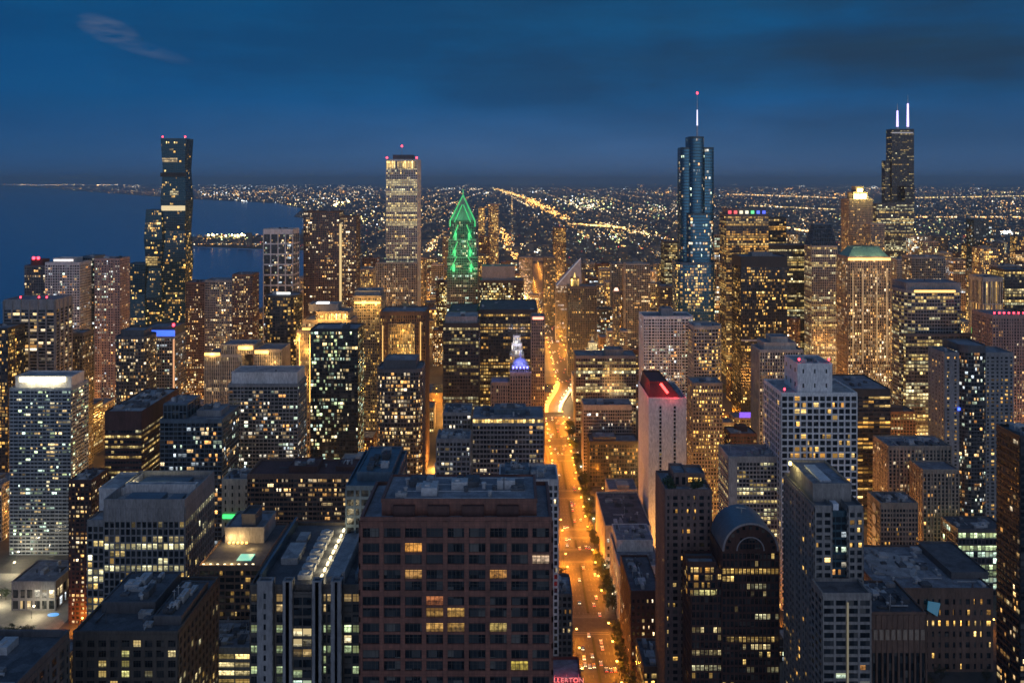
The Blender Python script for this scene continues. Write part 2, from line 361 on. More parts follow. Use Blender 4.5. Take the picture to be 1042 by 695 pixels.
REG = []          # every building block standing in the city: x0, x1, y0, y1, top
BLD = []          # finished building records
def reg(x0, x1, y0, y1, z1, who): REG.append((x0, x1, y0, y1, z1, who))
class Building:
    def __init__(s, name, label, short, cat='office tower', wall='grey', roof=None, group=None, nwin=100, yvis=None, ind=True):
        s.name, s.label, s.short, s.cat, s.wallname, s.roofm, s.group, s.nwin, s.yvis, s.ind = name, label, short, cat, wall, roof or ROOF, group, nwin, yvis, ind
        s.pane = PANE; s.blocks = []; s.extra = []; s.litpx = []; s.clutter = 0; s.seed = hash32(name+label)
        BLD.append(s)
    def block(s, poly, z0, z1, sp=None, top=None, wall=None, parapet=1.2, roofm=None, roof=True, sides=None):
        if isinstance(poly, tuple): poly = rect(*poly)
        xs = [p[0] for p in poly]; ys = [p[1] for p in poly]
        reg(min(xs), max(xs), min(ys), max(ys), z1, s)
        s.blocks.append(dict(poly=poly, top=top or poly, z0=z0, z1=z1, sp=sp, wall=wall, parapet=parapet, roofm=roofm, roof=roof, sides=sides)); return s
    def add(s, fn): s.extra.append(fn); return s
    @property
    def x0(s): return min(p[0] for b in s.blocks for p in b['poly'])
    @property
    def x1(s): return max(p[0] for b in s.blocks for p in b['poly'])
    @property
    def y0(s): return min(p[1] for b in s.blocks for p in b['poly'])
    @property
    def y1(s): return max(p[1] for b in s.blocks for p in b['poly'])
def hash32(t):
    h = 2166136261
    for ch in t: h = ((h ^ ord(ch))*16777619) & 0xffffffff
    return h

# tower given by its front face in the photograph and its distance
def T(name, label, short, x0, x1, yt, d, dep, wall, sp, cat='office tower', yvis=None, pent=(), clutter=4, roof=None, litpx=(), nwin=100, group=None, round_=None, parapet=1.2, ind=True):
    b = Building(name, label, short, cat, wall, roof, group, nwin, yvis, ind)
    X0, X1, Z1 = XS(x0, d), XS(x1, d), ZS(yt, d)
    poly = rect(X0, X1, d, d+dep) if not round_ else rounded(X0, X1, d, d+dep, round_[0], 5, round_[1])
    b.block(poly, 0, Z1, sp, parapet=parapet)
    b.Z1, b.X0, b.X1, b.Y0, b.Y1 = Z1, X0, X1, d, d+dep
    for (fx0, fx1, fy0, fy1, h, wm, psp) in pent:
        b.block((X0+(X1-X0)*fx0, X0+(X1-X0)*fx1, d+dep*fy0, d+dep*fy1), Z1, Z1+h, psp, wall=wm, parapet=.6)
    b.clutter = clutter; b.litpx = list(litpx)
    return b
# ================================================================ HERO BUILDINGS (photo x of the front face, roof y, metres away)
def lamp(parent, loc, color, power, radius=.5):
    d = bpy.data.lights.new("lamp_light", 'POINT'); d.energy = power; d.color = color; d.shadow_soft_size = radius
    o = bpy.data.objects.new("lamp_light", d); COL.objects.link(o)
    if parent: o.parent = parent; o.location = Vector(loc)-PWORLD(parent)
    else: o.location = loc
    return o
def piece(name, fn, mat, label=None):
    # an extra part: fn fills a mesh builder in world coordinates
    mb = MB(); fn(mb)
    def make(b, root):
        o = mb.build(name, mat, root)
        if label: o['label'] = label
        return o
    return make
def beacon(*pts, r=.8):
    def make(b, root):
        for p in pts:
            mb = MB(); mb.cyl(p[0], p[1], p[2], p[2]+1.5, .25, .25, 6, 0); mb.cyl(p[0], p[1], p[2]+1.5, p[2]+1.5+2*r, r, r, 8, 1)
            mb.build('beacon', [METAL, RED_L], root)
    return make
def strip(name, x0, x1, y, z0, z1, mat, depth=.5):
    return piece(name, lambda m: m.box(x0, x1, y-depth, y, z0, z1), mat)
def floods(color, power, *pts, r=1.0):
    def make(b, root):
        for p in pts: lamp(root, p, color, power, r)
    return make
def mast(x, y, z0, z1, r0=.6, r1=.15, mat=None, name='antenna'):
    return piece(name, lambda m: m.cyl(x, y, z0, z1, r0, r1, 8), mat or METAL)

# ---- near row
o = T('granite_tower', 'broad red-brown granite tower with square dark windows, at the bottom centre beside the avenue', 'the broad granite tower', 367, 561, 530, 262, 31, 'red',
  S(6.55, 3.95, 1.35, .75, .55, .40, 'res', .015, 1.0, 'gold', 1.6, mul=3, band=(2, 1.7)), roof=ROOF, clutter=6,
  pent=((.10, .925, .13, .84, 4.6, 'red', None),),
  litpx=((420, 546, 441, 561, (1.2, .52, .10)), (408, 580, 432, 592, (.7, .36, .1)), (500, 582, 512, 592, (1, .45, .1)), (514, 583, 534, 594, (.75, .72, .78)), (540, 560, 556, 575, (.9, .62, .4)), (545, 584, 560, 594, (1, .42, .1)), (515, 612, 560, 622, (1, .45, .1)), (428, 604, 445, 616, (.9, .3, .1)), (465, 612, 485, 622, (.6, .4, .1)), (428, 622, 443, 646, (.7, .38, .1)), (444, 622, 464, 646, (.6, .33, .08)), (488, 636, 508, 646, (.5, .35, .1)), (520, 664, 545, 684, (.45, .33, .06)), (430, 646, 442, 656, (.3, .1, .04)), (490, 686, 502, 694, (.3, .2, .05))))
o.dim = True
def granite_roof(m):
    for k in range(4): m.box(-36+k*10.5, -29.5+k*10.5, 264.6, 265.9, 212, 215.6)
o.add(piece('roof_grille', granite_roof, W['dred']))
o.add(piece('roof_rail', lambda m: [m.bar((-33+k*.0, 268+k*6, 216.8), (4, 268+k*6, 216.8), .12) for k in range(4)], METAL))

o = T('piered_tower', 'grey stone tower with tall end piers and a lit groove along its roof', 'the piered stone tower', 255, 367, 598, 300, 55, 'shade',
  S(3.0, 3.5, .5, .9, .4, .35, 'off', .34, .75, 'green', 1.5, mul=1), roof=ROOFD, clutter=0)
Zt = o.Z1
for a, b2 in ((262, 277), (288, 297), (318, 327), (337, 347)):
    o.block((XS(a, 297), XS(b2, 297), 297, 300), 0, Zt+3.4, S(6, 3.5, 4.2, 1.6, .2, .2, 'res', .10, .8, 'green', 3), wall='grey', parapet=.3)
o.block((XS(298, 297.5), XS(317, 297.5), 298, 300), 0, Zt-1.2, S(3.1, 3.5, .3, .9, .2, .35, 'off', .55, 1.0, 'green', .5), wall='shade', parapet=.8)
o.add(piece('roof_ridge', lambda m: (m.box(-64.5, -59.5, 303, 352, Zt, Zt+2.6), m.box(-59, -58, 303, 354, Zt, Zt+4.2)), ROOFL))
o.add(piece('side_screen', lambda m: m.box(-87.5, -86.6, 303, 354, Zt, Zt+3.6), W['blue'])); o.add(piece('side_screen', lambda m: m.box(-54.3, -53.4, 303, 354, Zt, Zt+3.6), W['blue']))
def fans(b, root, Zt=Zt):
    for k in range(7):
        m = MB(); m.box(-75, -70.5, 306+k*6, 309.6+k*6, Zt, Zt+1.7); m.cyl(-72.8, 307.8+k*6, Zt+1.7, Zt+2.3, 1.4, 1.4, 12); m.build('cooling_unit', METAL, root)
o.add(fans)
o.add(piece('roof_hatch', lambda m: (m.box(-84, -78, 318, 332, Zt, Zt+2.4), m.box(-83, -79, 336, 344, Zt, Zt+1.6)), ROOFL))
o.add(piece('groove_light', lambda m: [m.box(-67.4, -66.7, 302+k*5, 304.3+k*5, Zt+.1, Zt+.7) for k in range(10)], WARMW))
o.add(floods((1, .80, .45), 900, *[(-67, 304+k*9, Zt+1.6) for k in range(6)], r=.3))

o = T('low_dark_block', 'dark stone block with stepped roof terraces and few yellow windows, near the bottom left corner', 'the dark stepped block', 75, 181, 645, 330, 45, 'shade',
  S(4.2, 3.8, 1.5, 1.3, .4, .35, 'off', .20, .9, 'office', 1.5, mul=2), roof=ROOFD, clutter=12, pent=((.08, .62, .35, .95, 4, 'dgrey', None), (.70, .97, .15, .8, 3, 'dgrey', None)),
  litpx=((82, 662, 92, 695, (1, .75, .32)), (100, 668, 108, 695, (1, .78, .30)), (127, 662, 137, 695, (.9, .85, .3)), (88, 676, 92, 684, (.35, .22, .12))))
b = Building('corner_block', 'dark flat roof with a raised parapet in the bottom left corner', 'the corner roof', 'office block', 'dgrey', ROOFD)
b.block((XS(-60, 300), XS(70, 300), 236, 300), 0, ZS(647, 300), S(4, 3.8, 1.4, 1.2, .4, .3, 'res', .05, .6, 'warm', 1.5), parapet=2.2); b.clutter = 2

o = T('framed_office', 'pale office block with two sunken roof wells and rows of yellow windows, left side', 'the pale office with roof wells', 106, 188, 517, 480, 47, 'grey',
  S(2.9, 4.0, .75, .8, .5, .3, 'off', .42, .8, 'office', 7.0), roof=ROOFL, clutter=0, parapet=5)
Zt = o.Z1
o.block((XS(89, 486), XS(106, 486), 486, 527), 0, ZS(531, 486), S(3.0, 4, .8, .9, .4, .3, 'off', .75, 1.1, 'office', 2.0), roofm=ROOFL)
o.block((-222, -182, 503, 507), Zt, Zt+5, None, wall='white', parapet=.2)
o.block((-236, -222, 500, 527), Zt-9, Zt+3, None, wall='white', parapet=1)
o.add(piece('well_plant', lambda m: (m.box(-218, -190, 512, 522, Zt, Zt+3), m.box(-216, -196, 488, 498, Zt, Zt+2.4), m.box(-192, -185, 489, 497, Zt, Zt+2)), W['blue']))
o.add(piece('well_lamp', lambda m: (m.box(-220, -218.6, 511, 512, Zt+2.5, Zt+3.6), m.box(-206, -204.6, 508, 509, Zt+2.5, Zt+3.6)), WARMW))
o.add(floods((1, .85, .4), 1500, (-219, 510, Zt+4), (-205, 510, Zt+4)))

o = T('ribbed_white_tower', 'tall white balconied tower with a glowing white crown strip, at the left edge', 'the white tower with the glowing crown', 10, 72, 396, 735, 30, 'steel',
  S(3.4, 3.15, .45, 1.35, .3, .6, 'res', .22, .85, 'green', 1.0), cat='apartment tower', roof=ROOFL, clutter=2, yvis=562)
Zt = o.Z1
o.block((o.X0+3, o.X1-1, 738, 760), Zt, Zt+9, None, wall='white')
o.add(piece('crown_light', lambda m: m.box(o.X0+7, o.X1-6, 736.6, 738, Zt+6, Zt+9.6), emit('crown_white', (1, .88, .50), 6)))
o.add(floods((1, .86, .5), 4000, *[(-405+k*10, 734.5, Zt+7) for k in range(3)]))
T('brown_brick_flats', 'narrow brown brick flats with lit windows, right of the white tower with the glowing crown', 'the narrow brown flats', 70, 93, 490, 620, 26, 'dred',
  S(2.7, 3.1, 1.1, 1.4, .2, .2, 'res', .30, .8, 'warm', 1), cat='apartment block', clutter=5)
o = T('red_brown_box', 'dark red-brown office slab with a pale cluttered roof and thin lit floor lines', 'the red-brown slab', 107, 144, 420, 650, 72, 'dred',
  S(2.2, 3.8, .25, 1.9, .15, .4, 'off', .42, .8, 'office', 12), roof=ROOFL, clutter=10, yvis=487)
o = T('teal_glass_block', 'glassy teal apartment block with a framed roof plant box, right of the red-brown slab', 'the teal glass block', 163, 226, 428, 660, 40, 'blue',
  S(3.4, 3.3, .35, .8, .3, .35, 'res', .20, .9, 'mixed', 1.5), cat='apartment tower', clutter=5, pent=((.02, .40, .1, .8, 11, 'blue', S(3, 5, .5, .8, .3, .3, 'res', 0, 1)), (.5, .9, .3, .8, 4, 'grey', None)))
o = T('flat_topped_tower', 'grey balconied tower with a wide blank concrete top, left of the dark green-lit slab', 'the blank-topped tower', 233, 303, 392, 720, 30, 'grey',
  S(3.1, 3.1, .5, .9, .35, .5, 'res', .34, .85, 'mixed', 1.0), cat='apartment tower', roof=ROOFL, clutter=5, yvis=486, pent=((.02, .98, .1, .95, 9.5, 'white', None),))
o = T('dark_speckled_slab', 'dark slab tower speckled with yellow-green windows, in front of the gold-crowned tower', 'the dark speckled slab', 316, 364, 336, 760, 32, 'black',
  S(2.6, 3.2, .35, .9, .2, .3, 'res', .33, .75, 'green', 1.0), cat='apartment tower', yvis=466, clutter=4)
# gold crowned tower behind it
o = T('gold_crowned_tower', 'stone tower with gold floodlit setbacks and crown, behind the dark speckled slab', 'the gold-crowned tower', 308, 357, 327, 850, 34, 'tan',
  S(2.8, 3.9, 1.3, 1.2, .5, .2, 'off', .22, .8, 'office', 2), yvis=345, clutter=0)
Zt = o.Z1
o.block((XS(302, 846), XS(318, 846), 846, 880), 0, Zt-9, S(2.2, 3.9, 1.1, 1.0, .5, .2, 'res', .25, .9, 'gold', 1.5), wall='tan')
o.block((XS(322, 853), XS(354, 853), 853, 880), Zt, Zt+8, S(1.7, 8, .7, .6, .5, .3, 'res', .95, 1.5, 'gold', .8), wall='tan')
o.block((XS(314, 862), XS(344, 862), 862, 880), Zt+8, Zt+14, None, wall='grey')
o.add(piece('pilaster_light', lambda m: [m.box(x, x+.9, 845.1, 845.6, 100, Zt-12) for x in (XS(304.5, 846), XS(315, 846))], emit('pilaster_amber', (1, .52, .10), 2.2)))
o.add(piece('crown_light', lambda m: (m.box(XS(308, 850), XS(321, 850), 847.5, 849, Zt-8, Zt-6.5), m.box(XS(323, 850), XS(353, 850), 850.6, 852, Zt+.2, Zt+1.2)), AMBER))
o.add(floods((1, .50, .10), 9000, *[(XS(x, 850), 842, z) for x, z in ((304, 190), (315, 190), (304, 160), (315, 150), (310, 120))]))
o.add(floods((1, .55, .12), 6000, *[(XS(x, 850), 845, Zt+3) for x in (325, 338, 351)]))
o.add(piece('skylight', lambda m: m.box(XS(322, 866), XS(334, 866), 864, 872, Zt+14, Zt+16), emit('skylight_white', (.9, .95, 1), 2.5)))
o = T('striped_block', 'pale striped office block with gold lit setbacks along its top, behind the blank-topped tower', 'the pale striped block', 208, 246, 362, 900, 36, 'pale',
  S(1.9, 3.9, .9, .35, .45, .15, 'off', .14, .6, 'warm', 1.5), clutter=4, yvis=420)
Zt = o.Z1
o.block((XS(225, 906), XS(258, 906), 908, 936), Zt, Zt+9, S(1.9, 3.9, .9, .4, .4, .2, 'res', .15, .8), wall='pale')
o.block((XS(258, 900), XS(286, 900), 902, 936), 0, Zt+5, S(1.9, 3.9, .9, .4, .45, .2, 'res', .12, .7, 'warm', 1.5), wall='pale')
o.add(piece('cornice_light', lambda m: (m.box(XS(208.5, 900), XS(224, 900), 898.6, 899.4, Zt+.4, Zt+3.2), m.box(XS(242, 906), XS(257, 906), 906.4, 907.3, Zt+5, Zt+8.5), m.box(XS(259, 900), XS(273, 900), 900.6, 901.4, Zt+2, Zt+5.2)), AMBER))
o.add(floods((1, .55, .15), 4500, (XS(216, 900), 896, Zt+2), (XS(250, 906), 902, Zt+6), (XS(270, 900), 896, Zt+2), (XS(278, 900), 896, Zt-8)))
o = T('wide_brick_slab', 'wide brown slab with a dark red roof, behind the block with the roof pool', 'the wide brown slab', 252, 384, 484, 560, 30, 'brown',
  S(2.3, 3.0, .35, 1.1, .2, .45, 'res', .24, .7, 'warm', 1.5), cat='apartment block', roof=wallmat('dark_red_roof', (.10, .05, .05), .9), clutter=5, pent=((.30, .52, .2, .8, 3.5, 'dred', None), (.66, .82, .3, .8, 2.5, 'dred', None)))
# roof pool building
o = T('pool_deck_block', 'brown block with a turquoise pool and lit deck on its roof', 'the pool-deck block', 203, 265, 577, 420, 52, 'brown',
  S(3.2, 3.3, .5, 1.0, .35, .5, 'res', .16, .55, 'gold', 1.0), cat='apartment block', roof=ROOFD, clutter=0, parapet=1.0)
Zt = o.Z1
o.block((-147, -127, 448, 470), Zt, Zt+7, None, wall='grey', roofm=ROOF)
o.block((-139, -132, 450, 462), Zt+7, Zt+13, None, wall='dgrey', roofm=ROOFD)
o.add(piece('pool', lambda m: m.box(-134.5, -127.5, 427, 434, Zt+.1, Zt+.5), emit('pool_water', (.10, .80, .60), .75)))
o.add(piece('deck_lamp', lambda m: [m.box(-149+k*3.4, -148+k*3.4, 420.8, 421.3, Zt+.4, Zt+1.2) for k in range(8)], WARMW))
o.add(piece('terrace_light', lambda m: [m.box(-145+k*2.2, -144+k*2.2, 446.5, 447.4, Zt+.2, Zt+1) for k in range(5)], AMBER))
o.add(floods((1, .6, .2), 1800, (-144, 446, Zt+3), (-139, 445, Zt+3), (-131, 440, Zt+3), (-147, 423, Zt+2.5), (-136, 423, Zt+2.5)))
o = T('parking_deck', 'low block with long bright yellow window bands, left of the piered stone tower', 'the low yellow-banded block', 203, 257, 661, 392, 24, 'grey',
  S(7, 3.7, .5, 1.5, .35, .4, 'off', .95, 1.0, 'office', 1.0, mul=3), cat='office block', clutter=4)
o = T('beige_annex', 'small beige block with a green neon strip, left of the wide brown slab', 'the beige annex', 226, 254, 489, 600, 22, 'cream',
  S(5, 5, 3.6, 2.4, .3, .3, 'res', .05, .6, 'warm', 2), cat='office block', clutter=3)
o.add(piece('neon_strip', lambda m: m.box(XS(227, 600), XS(249, 600), 599, 599.5, ZS(527, 600), ZS(523, 600)), emit('neon_green', (.05, 1, .18), 1.7)))
T('sawtooth_roof_block', 'blue-grey block with a sloped metal roof, just behind the left shoulder of the granite tower', 'the sloped metal roof', 352, 400, 497, 340, 44, 'blue',
  S(3, 3.6, .8, 1.2, .3, .3, 'res', .05, .6), cat='office block', roof=wallmat('blue_metal_roof', (.10, .17, .23), .45, .3, .4, .4), clutter=3, pent=((.15, .9, .2, .95, 3, 'blue', None),))
T('white_strip_block', 'pale gridded block with a cluttered blue roof, peeping out right of the granite tower', 'the pale block by the avenue', 508, 568, 490, 450, 24, 'white',
  S(2.6, 3.5, .9, 1.1, .3, .3, 'res', .14, .6, 'white', 1.5), cat='office block', clutter=9, pent=((.1, .5, .3, .8, 3, 'blue', None),))
T('slim_dark_block', 'slim dark block on the edge of the avenue near the bottom', 'the slim dark block', 562, 582, 606, 480, 24, 'dgrey', S(2.6, 3.4, .9, 1.2, .3, .3, 'res', .05, .5), cat='office block', clutter=3)
# hotel with a red roof sign
o = T('sign_hotel', 'brick hotel with a red rooftop sign at the bottom edge beside the avenue', 'the red-signed hotel', 552, 592, 697, 400, 22, 'dred', S(2.6, 3.3, 1.2, 1.4, .3, .2, 'res', .1, .6), cat='hotel', clutter=0)
def sign(b, root):
    m = MB(); z = b.Z1
    for x in (19.5, 25, 30.5): m.bar((x, 400.9, z), (x, 400.9, z+4.6), .12)
    m.bar((18.2, 400.8, z+.9), (31.6, 400.8, z+.9), .12); m.bar((18.2, 400.8, z+3.2), (31.6, 400.8, z+3.2), .12)
    s = m.build('roof_sign', METAL, root)
    f = bpy.data.curves.new('sign_letters', 'FONT'); f.body = 'ALLERTON'; f.size = 3.0; f.extrude = .12; f.align_x = 'CENTER'; f.space_character = 1.12
    f.materials.append(emit('sign_pink', (1, .30, .26), .8))
    t0 = bpy.data.objects.new('sign_text', f); COL.objects.link(t0); bpy.context.view_layer.update()
    me = bpy.data.meshes.new_from_object(t0.evaluated_get(bpy.context.evaluated_depsgraph_get())); bpy.data.objects.remove(t0)
    t = bpy.data.objects.new('sign_letters', me); COL.objects.link(t); t.parent = s; t.location = Vector((24.9, 400.4, z+1.1))-PWORLD(s); t.rotation_euler = (R(90), 0, 0)
    lamp(root, (21, 399, z+2.5), (1, .04, .03), 700); lamp(root, (29, 399, z+2.5), (1, .04, .03), 700)
    lamp(root, (25, 404, z+4), (1, .04, .03), 700)
o.add(sign)
# ---- centre
def rnd(n): return (n, (1, 1, 1, 1))
o = T('rounded_dark_tower', 'dark tower with rounded corners and a shadowy crown, right of the dark speckled slab', 'the dark rounded tower', 383, 429, 377, 740, 36, 'dgrey',
  S(2.8, 3.3, .5, 1.0, .3, .35, 'res', .30, .8, 'warm', 1.5), cat='apartment tower', round_=(7, (1, 1, 1, 1)), yvis=466, pent=((.14, .86, .15, .9, 7, 'dgrey', None),), clutter=2)
T('small_pale_block', 'low block with a white-lit top floor, in front of the dark gridded tower', 'the white-topped low block', 451, 479, 421, 650, 26, 'grey', S(2.8, 3.4, .6, 1.1, .3, .3, 'res', .3, .8, 'white', 1), cat='office block', clutter=8)
T('small_grey_block', 'squat grey block with crowded roof plant, left of the long gridded office', 'the squat grey block', 444, 478, 448, 600, 22, 'grey', S(2.8, 3.4, .8, 1.3, .3, .3, 'res', .2, .6, 'white', 1), cat='office block', clutter=9)
o = T('long_gridded_office', 'long pale gridded office with a lit top floor, on the left of the avenue', 'the long gridded office', 481, 553, 432, 640, 34, 'grey',
  S(2.6, 3.5, .45, 1.1, .35, .45, 'res', .13, .6, 'warm', .5), clutter=12, yvis=487, pent=((.0, 1, .02, .96, 4.5, 'grey', S(2.2, 4.4, .4, .8, .2, .2, 'off', .8, .9, 'office', .5)), (.3, .75, .3, .8, 8, 'blue', None)), roof=ROOF)
o = T('gridded_dark_tower', 'dark gridded tower with a pale blank roof house, in front of the wide black slab', 'the dark gridded tower', 451, 487, 330, 880, 36, 'dark',
  S(2.8, 3.5, .5, 1.0, .4, .35, 'off', .45, .55, 'office', 3), yvis=408, clutter=2, pent=((.05, .95, .05, .9, 7, 'grey', None),), roof=ROOFL)
o = T('gold_recess_tower', 'brown stone tower with a tall gold floodlit recess in its face', 'the gold-recessed tower', 387, 433, 318, 950, 40, 'brown',
  S(2.4, 3.7, 1.1, 1.0, .5, .2, 'res', .06, .6, 'gold', 3), yvis=370, clutter=3)
Zt = o.Z1
o.block((XS(395, 948), XS(422, 948), 948.4, 950), 0, Zt-12, S(1.9, 3.7, .65, .5, .35, .12, 'res', .9, .95, 'gold', .5), wall='tan', parapet=.2)
o.add(floods((1, .52, .10), 11000, *[(XS(x, 940), 940, z) for x, z in ((402, 90), (415, 90), (402, 120), (415, 120), (408, 150))]))
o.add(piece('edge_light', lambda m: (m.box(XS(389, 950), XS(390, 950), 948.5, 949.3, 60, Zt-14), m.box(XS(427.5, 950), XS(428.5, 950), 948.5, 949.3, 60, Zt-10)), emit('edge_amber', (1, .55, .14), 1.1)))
o = T('orange_topped_tower', 'grey-brown apartment tower with an amber lit top, left of the white marble skyscraper', 'the amber-topped tower', 359, 388, 302, 1000, 34, 'tan',
  S(2.6, 3.2, .9, 1.0, .3, .3, 'res', .4, .7, 'gold', 1), cat='apartment tower', yvis=390, pent=((.05, .95, .1, .9, 6, 'grey', None),))
o.add(strip('crown_light', XS(361, 1000), XS(387, 1000), 1000, ZS(309, 1000), ZS(307, 1000), AMBER, .9))
o.add(floods((1, .55, .12), 14000, (XS(367, 992), 990, ZS(312, 990)), (XS(380, 992), 990, ZS(312, 990))))
o = T('marble_skyscraper', 'very tall square white skyscraper with brightly lit floors and top band, left of centre', 'the white marble skyscraper', 393, 424.5, 163, 1500, 58, 'white',
  S(3.0, 4.0, 1.0, .8, .6, .2, 'off', .52, .9, 'office', 1), cat='skyscraper', yvis=312, nwin=100, clutter=0)
Zt = o.Z1
o.block((o.X0+.5, o.X1-.5, 1499.0, 1500), Zt-15, Zt-1, S(3.0, 14, 1.0, .6, .5, .2, 'off', 1.0, 2.4, 'office', .6), wall='white', parapet=.2)
o.block((XS(400, 1515), XS(420, 1515), 1512, 1545), Zt, Zt+8, None, wall='dgrey')
o.block((o.X0-16, o.X1+1, 1490, 1498), 0, ZS(268, 1490), S(3, 4, 1.2, .8, .4, .2, 'res', .3, .6, 'warm', 1), wall='pale')
o.add(mast(XS(409, 1530), 1530, Zt+8, Zt+22)); o.add(beacon((XS(409, 1530), 1530, Zt+22), (o.X0+1, 1502, Zt+1), (o.X1-1, 1502, Zt+1), r=1.4))
for zz, cc in ((183, 190), (194, 199), (212, 216), (225, 229)):
    o.litpx.append((393, zz, 425, cc, (1.0, .80, .36)))
# green lit twin of the pointed tower
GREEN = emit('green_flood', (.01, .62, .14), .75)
o = T('green_lit_tower', 'stepped pointed skyscraper floodlit green, right of the white marble skyscraper', 'the green-lit pointed tower', 455, 486, 262, 1400, 40, 'grey',
  S(2.8, 3.9, .7, .9, .5, .25, 'off', .18, .6, 'green', 1), cat='skyscraper', yvis=300, clutter=0)
gx = (o.X0+o.X1)/2; Zt = o.Z1
o.block((gx-22, gx+22, 1402, 1438), Zt, Zt+28, S(2.8, 3.9, .9, .9, .5, .2, 'res', .12, .6, 'green', 1), wall='grey')
o.block((gx-20, gx+20, 1404, 1436), Zt+28, Zt+58, S(2.8, 3.9, .9, .9, .5, .2, 'res', .10, .6, 'green', 1), wall='dgrey')
zt2 = Zt+58; ztip = ZS(199, 1400)
o.block(rect(gx-20, gx+20, 1404, 1436), zt2, ztip, None, top=rect(gx-.6, gx+.6, 1419, 1421), wall='grey', roof=False)
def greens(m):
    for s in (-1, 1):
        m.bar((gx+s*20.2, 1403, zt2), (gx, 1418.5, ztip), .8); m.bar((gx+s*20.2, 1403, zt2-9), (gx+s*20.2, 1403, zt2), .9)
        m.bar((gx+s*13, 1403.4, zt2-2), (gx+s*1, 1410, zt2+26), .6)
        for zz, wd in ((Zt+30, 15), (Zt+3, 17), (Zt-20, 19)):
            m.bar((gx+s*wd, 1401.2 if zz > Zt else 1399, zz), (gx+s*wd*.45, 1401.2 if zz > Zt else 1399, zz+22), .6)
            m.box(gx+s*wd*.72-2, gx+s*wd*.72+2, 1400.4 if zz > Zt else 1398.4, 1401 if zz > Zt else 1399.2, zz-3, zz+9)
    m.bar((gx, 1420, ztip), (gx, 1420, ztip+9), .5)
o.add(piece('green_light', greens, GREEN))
o.add(floods((.02, 1, .26), 6500, *[(gx+s*x, 1390, z) for s in (-1, 1) for x, z in ((9, zt2+10), (12, Zt+40), (13, Zt+10), (14, Zt-18))]))
T('wide_black_slab', 'wide black slab with a flat dark roof and bright yellow floors, left of the avenue', 'the wide black slab', 487, 547, 316, 1050, 90, 'black',
  S(3.0, 3.9, .7, 1.3, .3, .2, 'off', .40, .7, 'gold', 4), roof=ROOFD, yvis=392, clutter=4)
T('black_slab_wing', 'black slab wing with a flat dark roof, directly left of the wide black slab', 'the black wing', 456, 485, 318, 1060, 70, 'black', S(3.0, 3.9, .5, .9, .3, .3, 'off', .4, .9, 'office', 5), roof=ROOFD, yvis=330, clutter=3)
o = T('yellow_lit_block', 'dark flat-topped block full of yellow lit floors, right of the green-lit pointed tower', 'the yellow-lit flat block', 488, 533, 286, 1360, 40, 'dark', S(3, 3.9, .5, 1.2, .3, .2, 'res', .5, .9, 'office', 3), yvis=312, clutter=2, pent=((.05, .8, .1, .9, 22, 'grey', None),))
# blue domed tower and the white lantern tower
o = T('blue_domed_tower', 'stone tower with a blue-lit dome and pinnacle, left of the avenue', 'the blue-domed tower', 519, 540, 380, 850, 24, 'tan', S(2.4, 3.5, 1.1, .9, .4, .15, 'res', .05, .6, 'warm', 2), cat='hotel', yvis=424, clutter=0)
dx, dz = (o.X0+o.X1)/2, o.Z1
o.block((XS(500, 852), XS(519, 852), 852, 874), 0, ZS(390, 852), S(2.2, 3.5, 1.1, .8, .4, .15, 'res', .05, .6, 'warm', 2), wall='tan')
o.block((dx-8, dx+8, 853, 870), dz, dz+5, S(2, 5, .9, .8, .3, .2, 'res', 0, 1), wall='tan')
def dome(m):
    for k in range(5):
        a0, a1 = R(k*18), R((k+1)*18)
        m.cyl(dx, 862, dz+5+8.2*math.sin(a0), dz+5+8.2*math.sin(a1), 8.2*math.cos(a0), 8.2*math.cos(a1), 16)
    m.cyl(dx, 862, dz+13, dz+21, .9, .2, 8)
o.add(piece('dome', dome, wallmat('dome_metal', (.30, .32, .45), .4)))
o.add(piece('dome_light', lambda m: [m.box(dx-7.4+k*3.4, dx-6.2+k*3.4, 851.5, 852.3, dz+4.4, dz+6.4) for k in range(5)], emit('dome_blue', (.12, .14, 1), 7)))
o.add(floods((.30, .30, 1), 7000, (dx-8, 848, dz+11), (dx+6, 848, dz+11), (dx, 850, dz+17)))
o = T('lantern_tower', 'pale tower with a white lit lantern top, behind the blue-domed tower', 'the white lantern tower', 519, 533, 362, 1000, 20, 'pale', S(2.2, 3.6, 1, 1, .4, .2, 'res', .2, .7, 'gold', 1), yvis=372, clutter=0)
lx, lz = (o.X0+o.X1)/2, o.Z1
o.block(ngon(lx, 1009, 6.4, 8, 22.5), lz, lz+12, S(2.2, 6, .8, 1.4, .3, .3, 'res', .8, 1.2, 'white', 1), wall='white')
o.block(ngon(lx, 1009, 4.4, 8, 22.5), lz+12, lz+21, S(2, 5, .7, 1.2, .3, .3, 'res', .8, 1.3, 'white', 1), wall='white')
o.add(mast(lx, 1009, lz+21, lz+30)); o.add(floods((.8, .82, 1), 5000, (lx-7, 996, lz+14), (lx+7, 996, lz+12)))
T('slim_avenue_tower', 'slim tan tower with a pinkish lit top on the left kerb of the avenue', 'the slim avenue tower', 541, 554, 323, 960, 26, 'tan', S(2.4, 3.5, 1, .9, .4, .2, 'res', .12, .7, 'gold', 2), yvis=398, clutter=2).add(lambda b, root: MBsign(root))
def MBsign(root):
    m = MB(); m.box(XS(542, 960), XS(553, 960), 958.6, 959.3, ZS(325, 960), ZS(322.5, 960)); m.build('crown_light', emit('crown_pink', (1, .35, .22), 2.4), root)
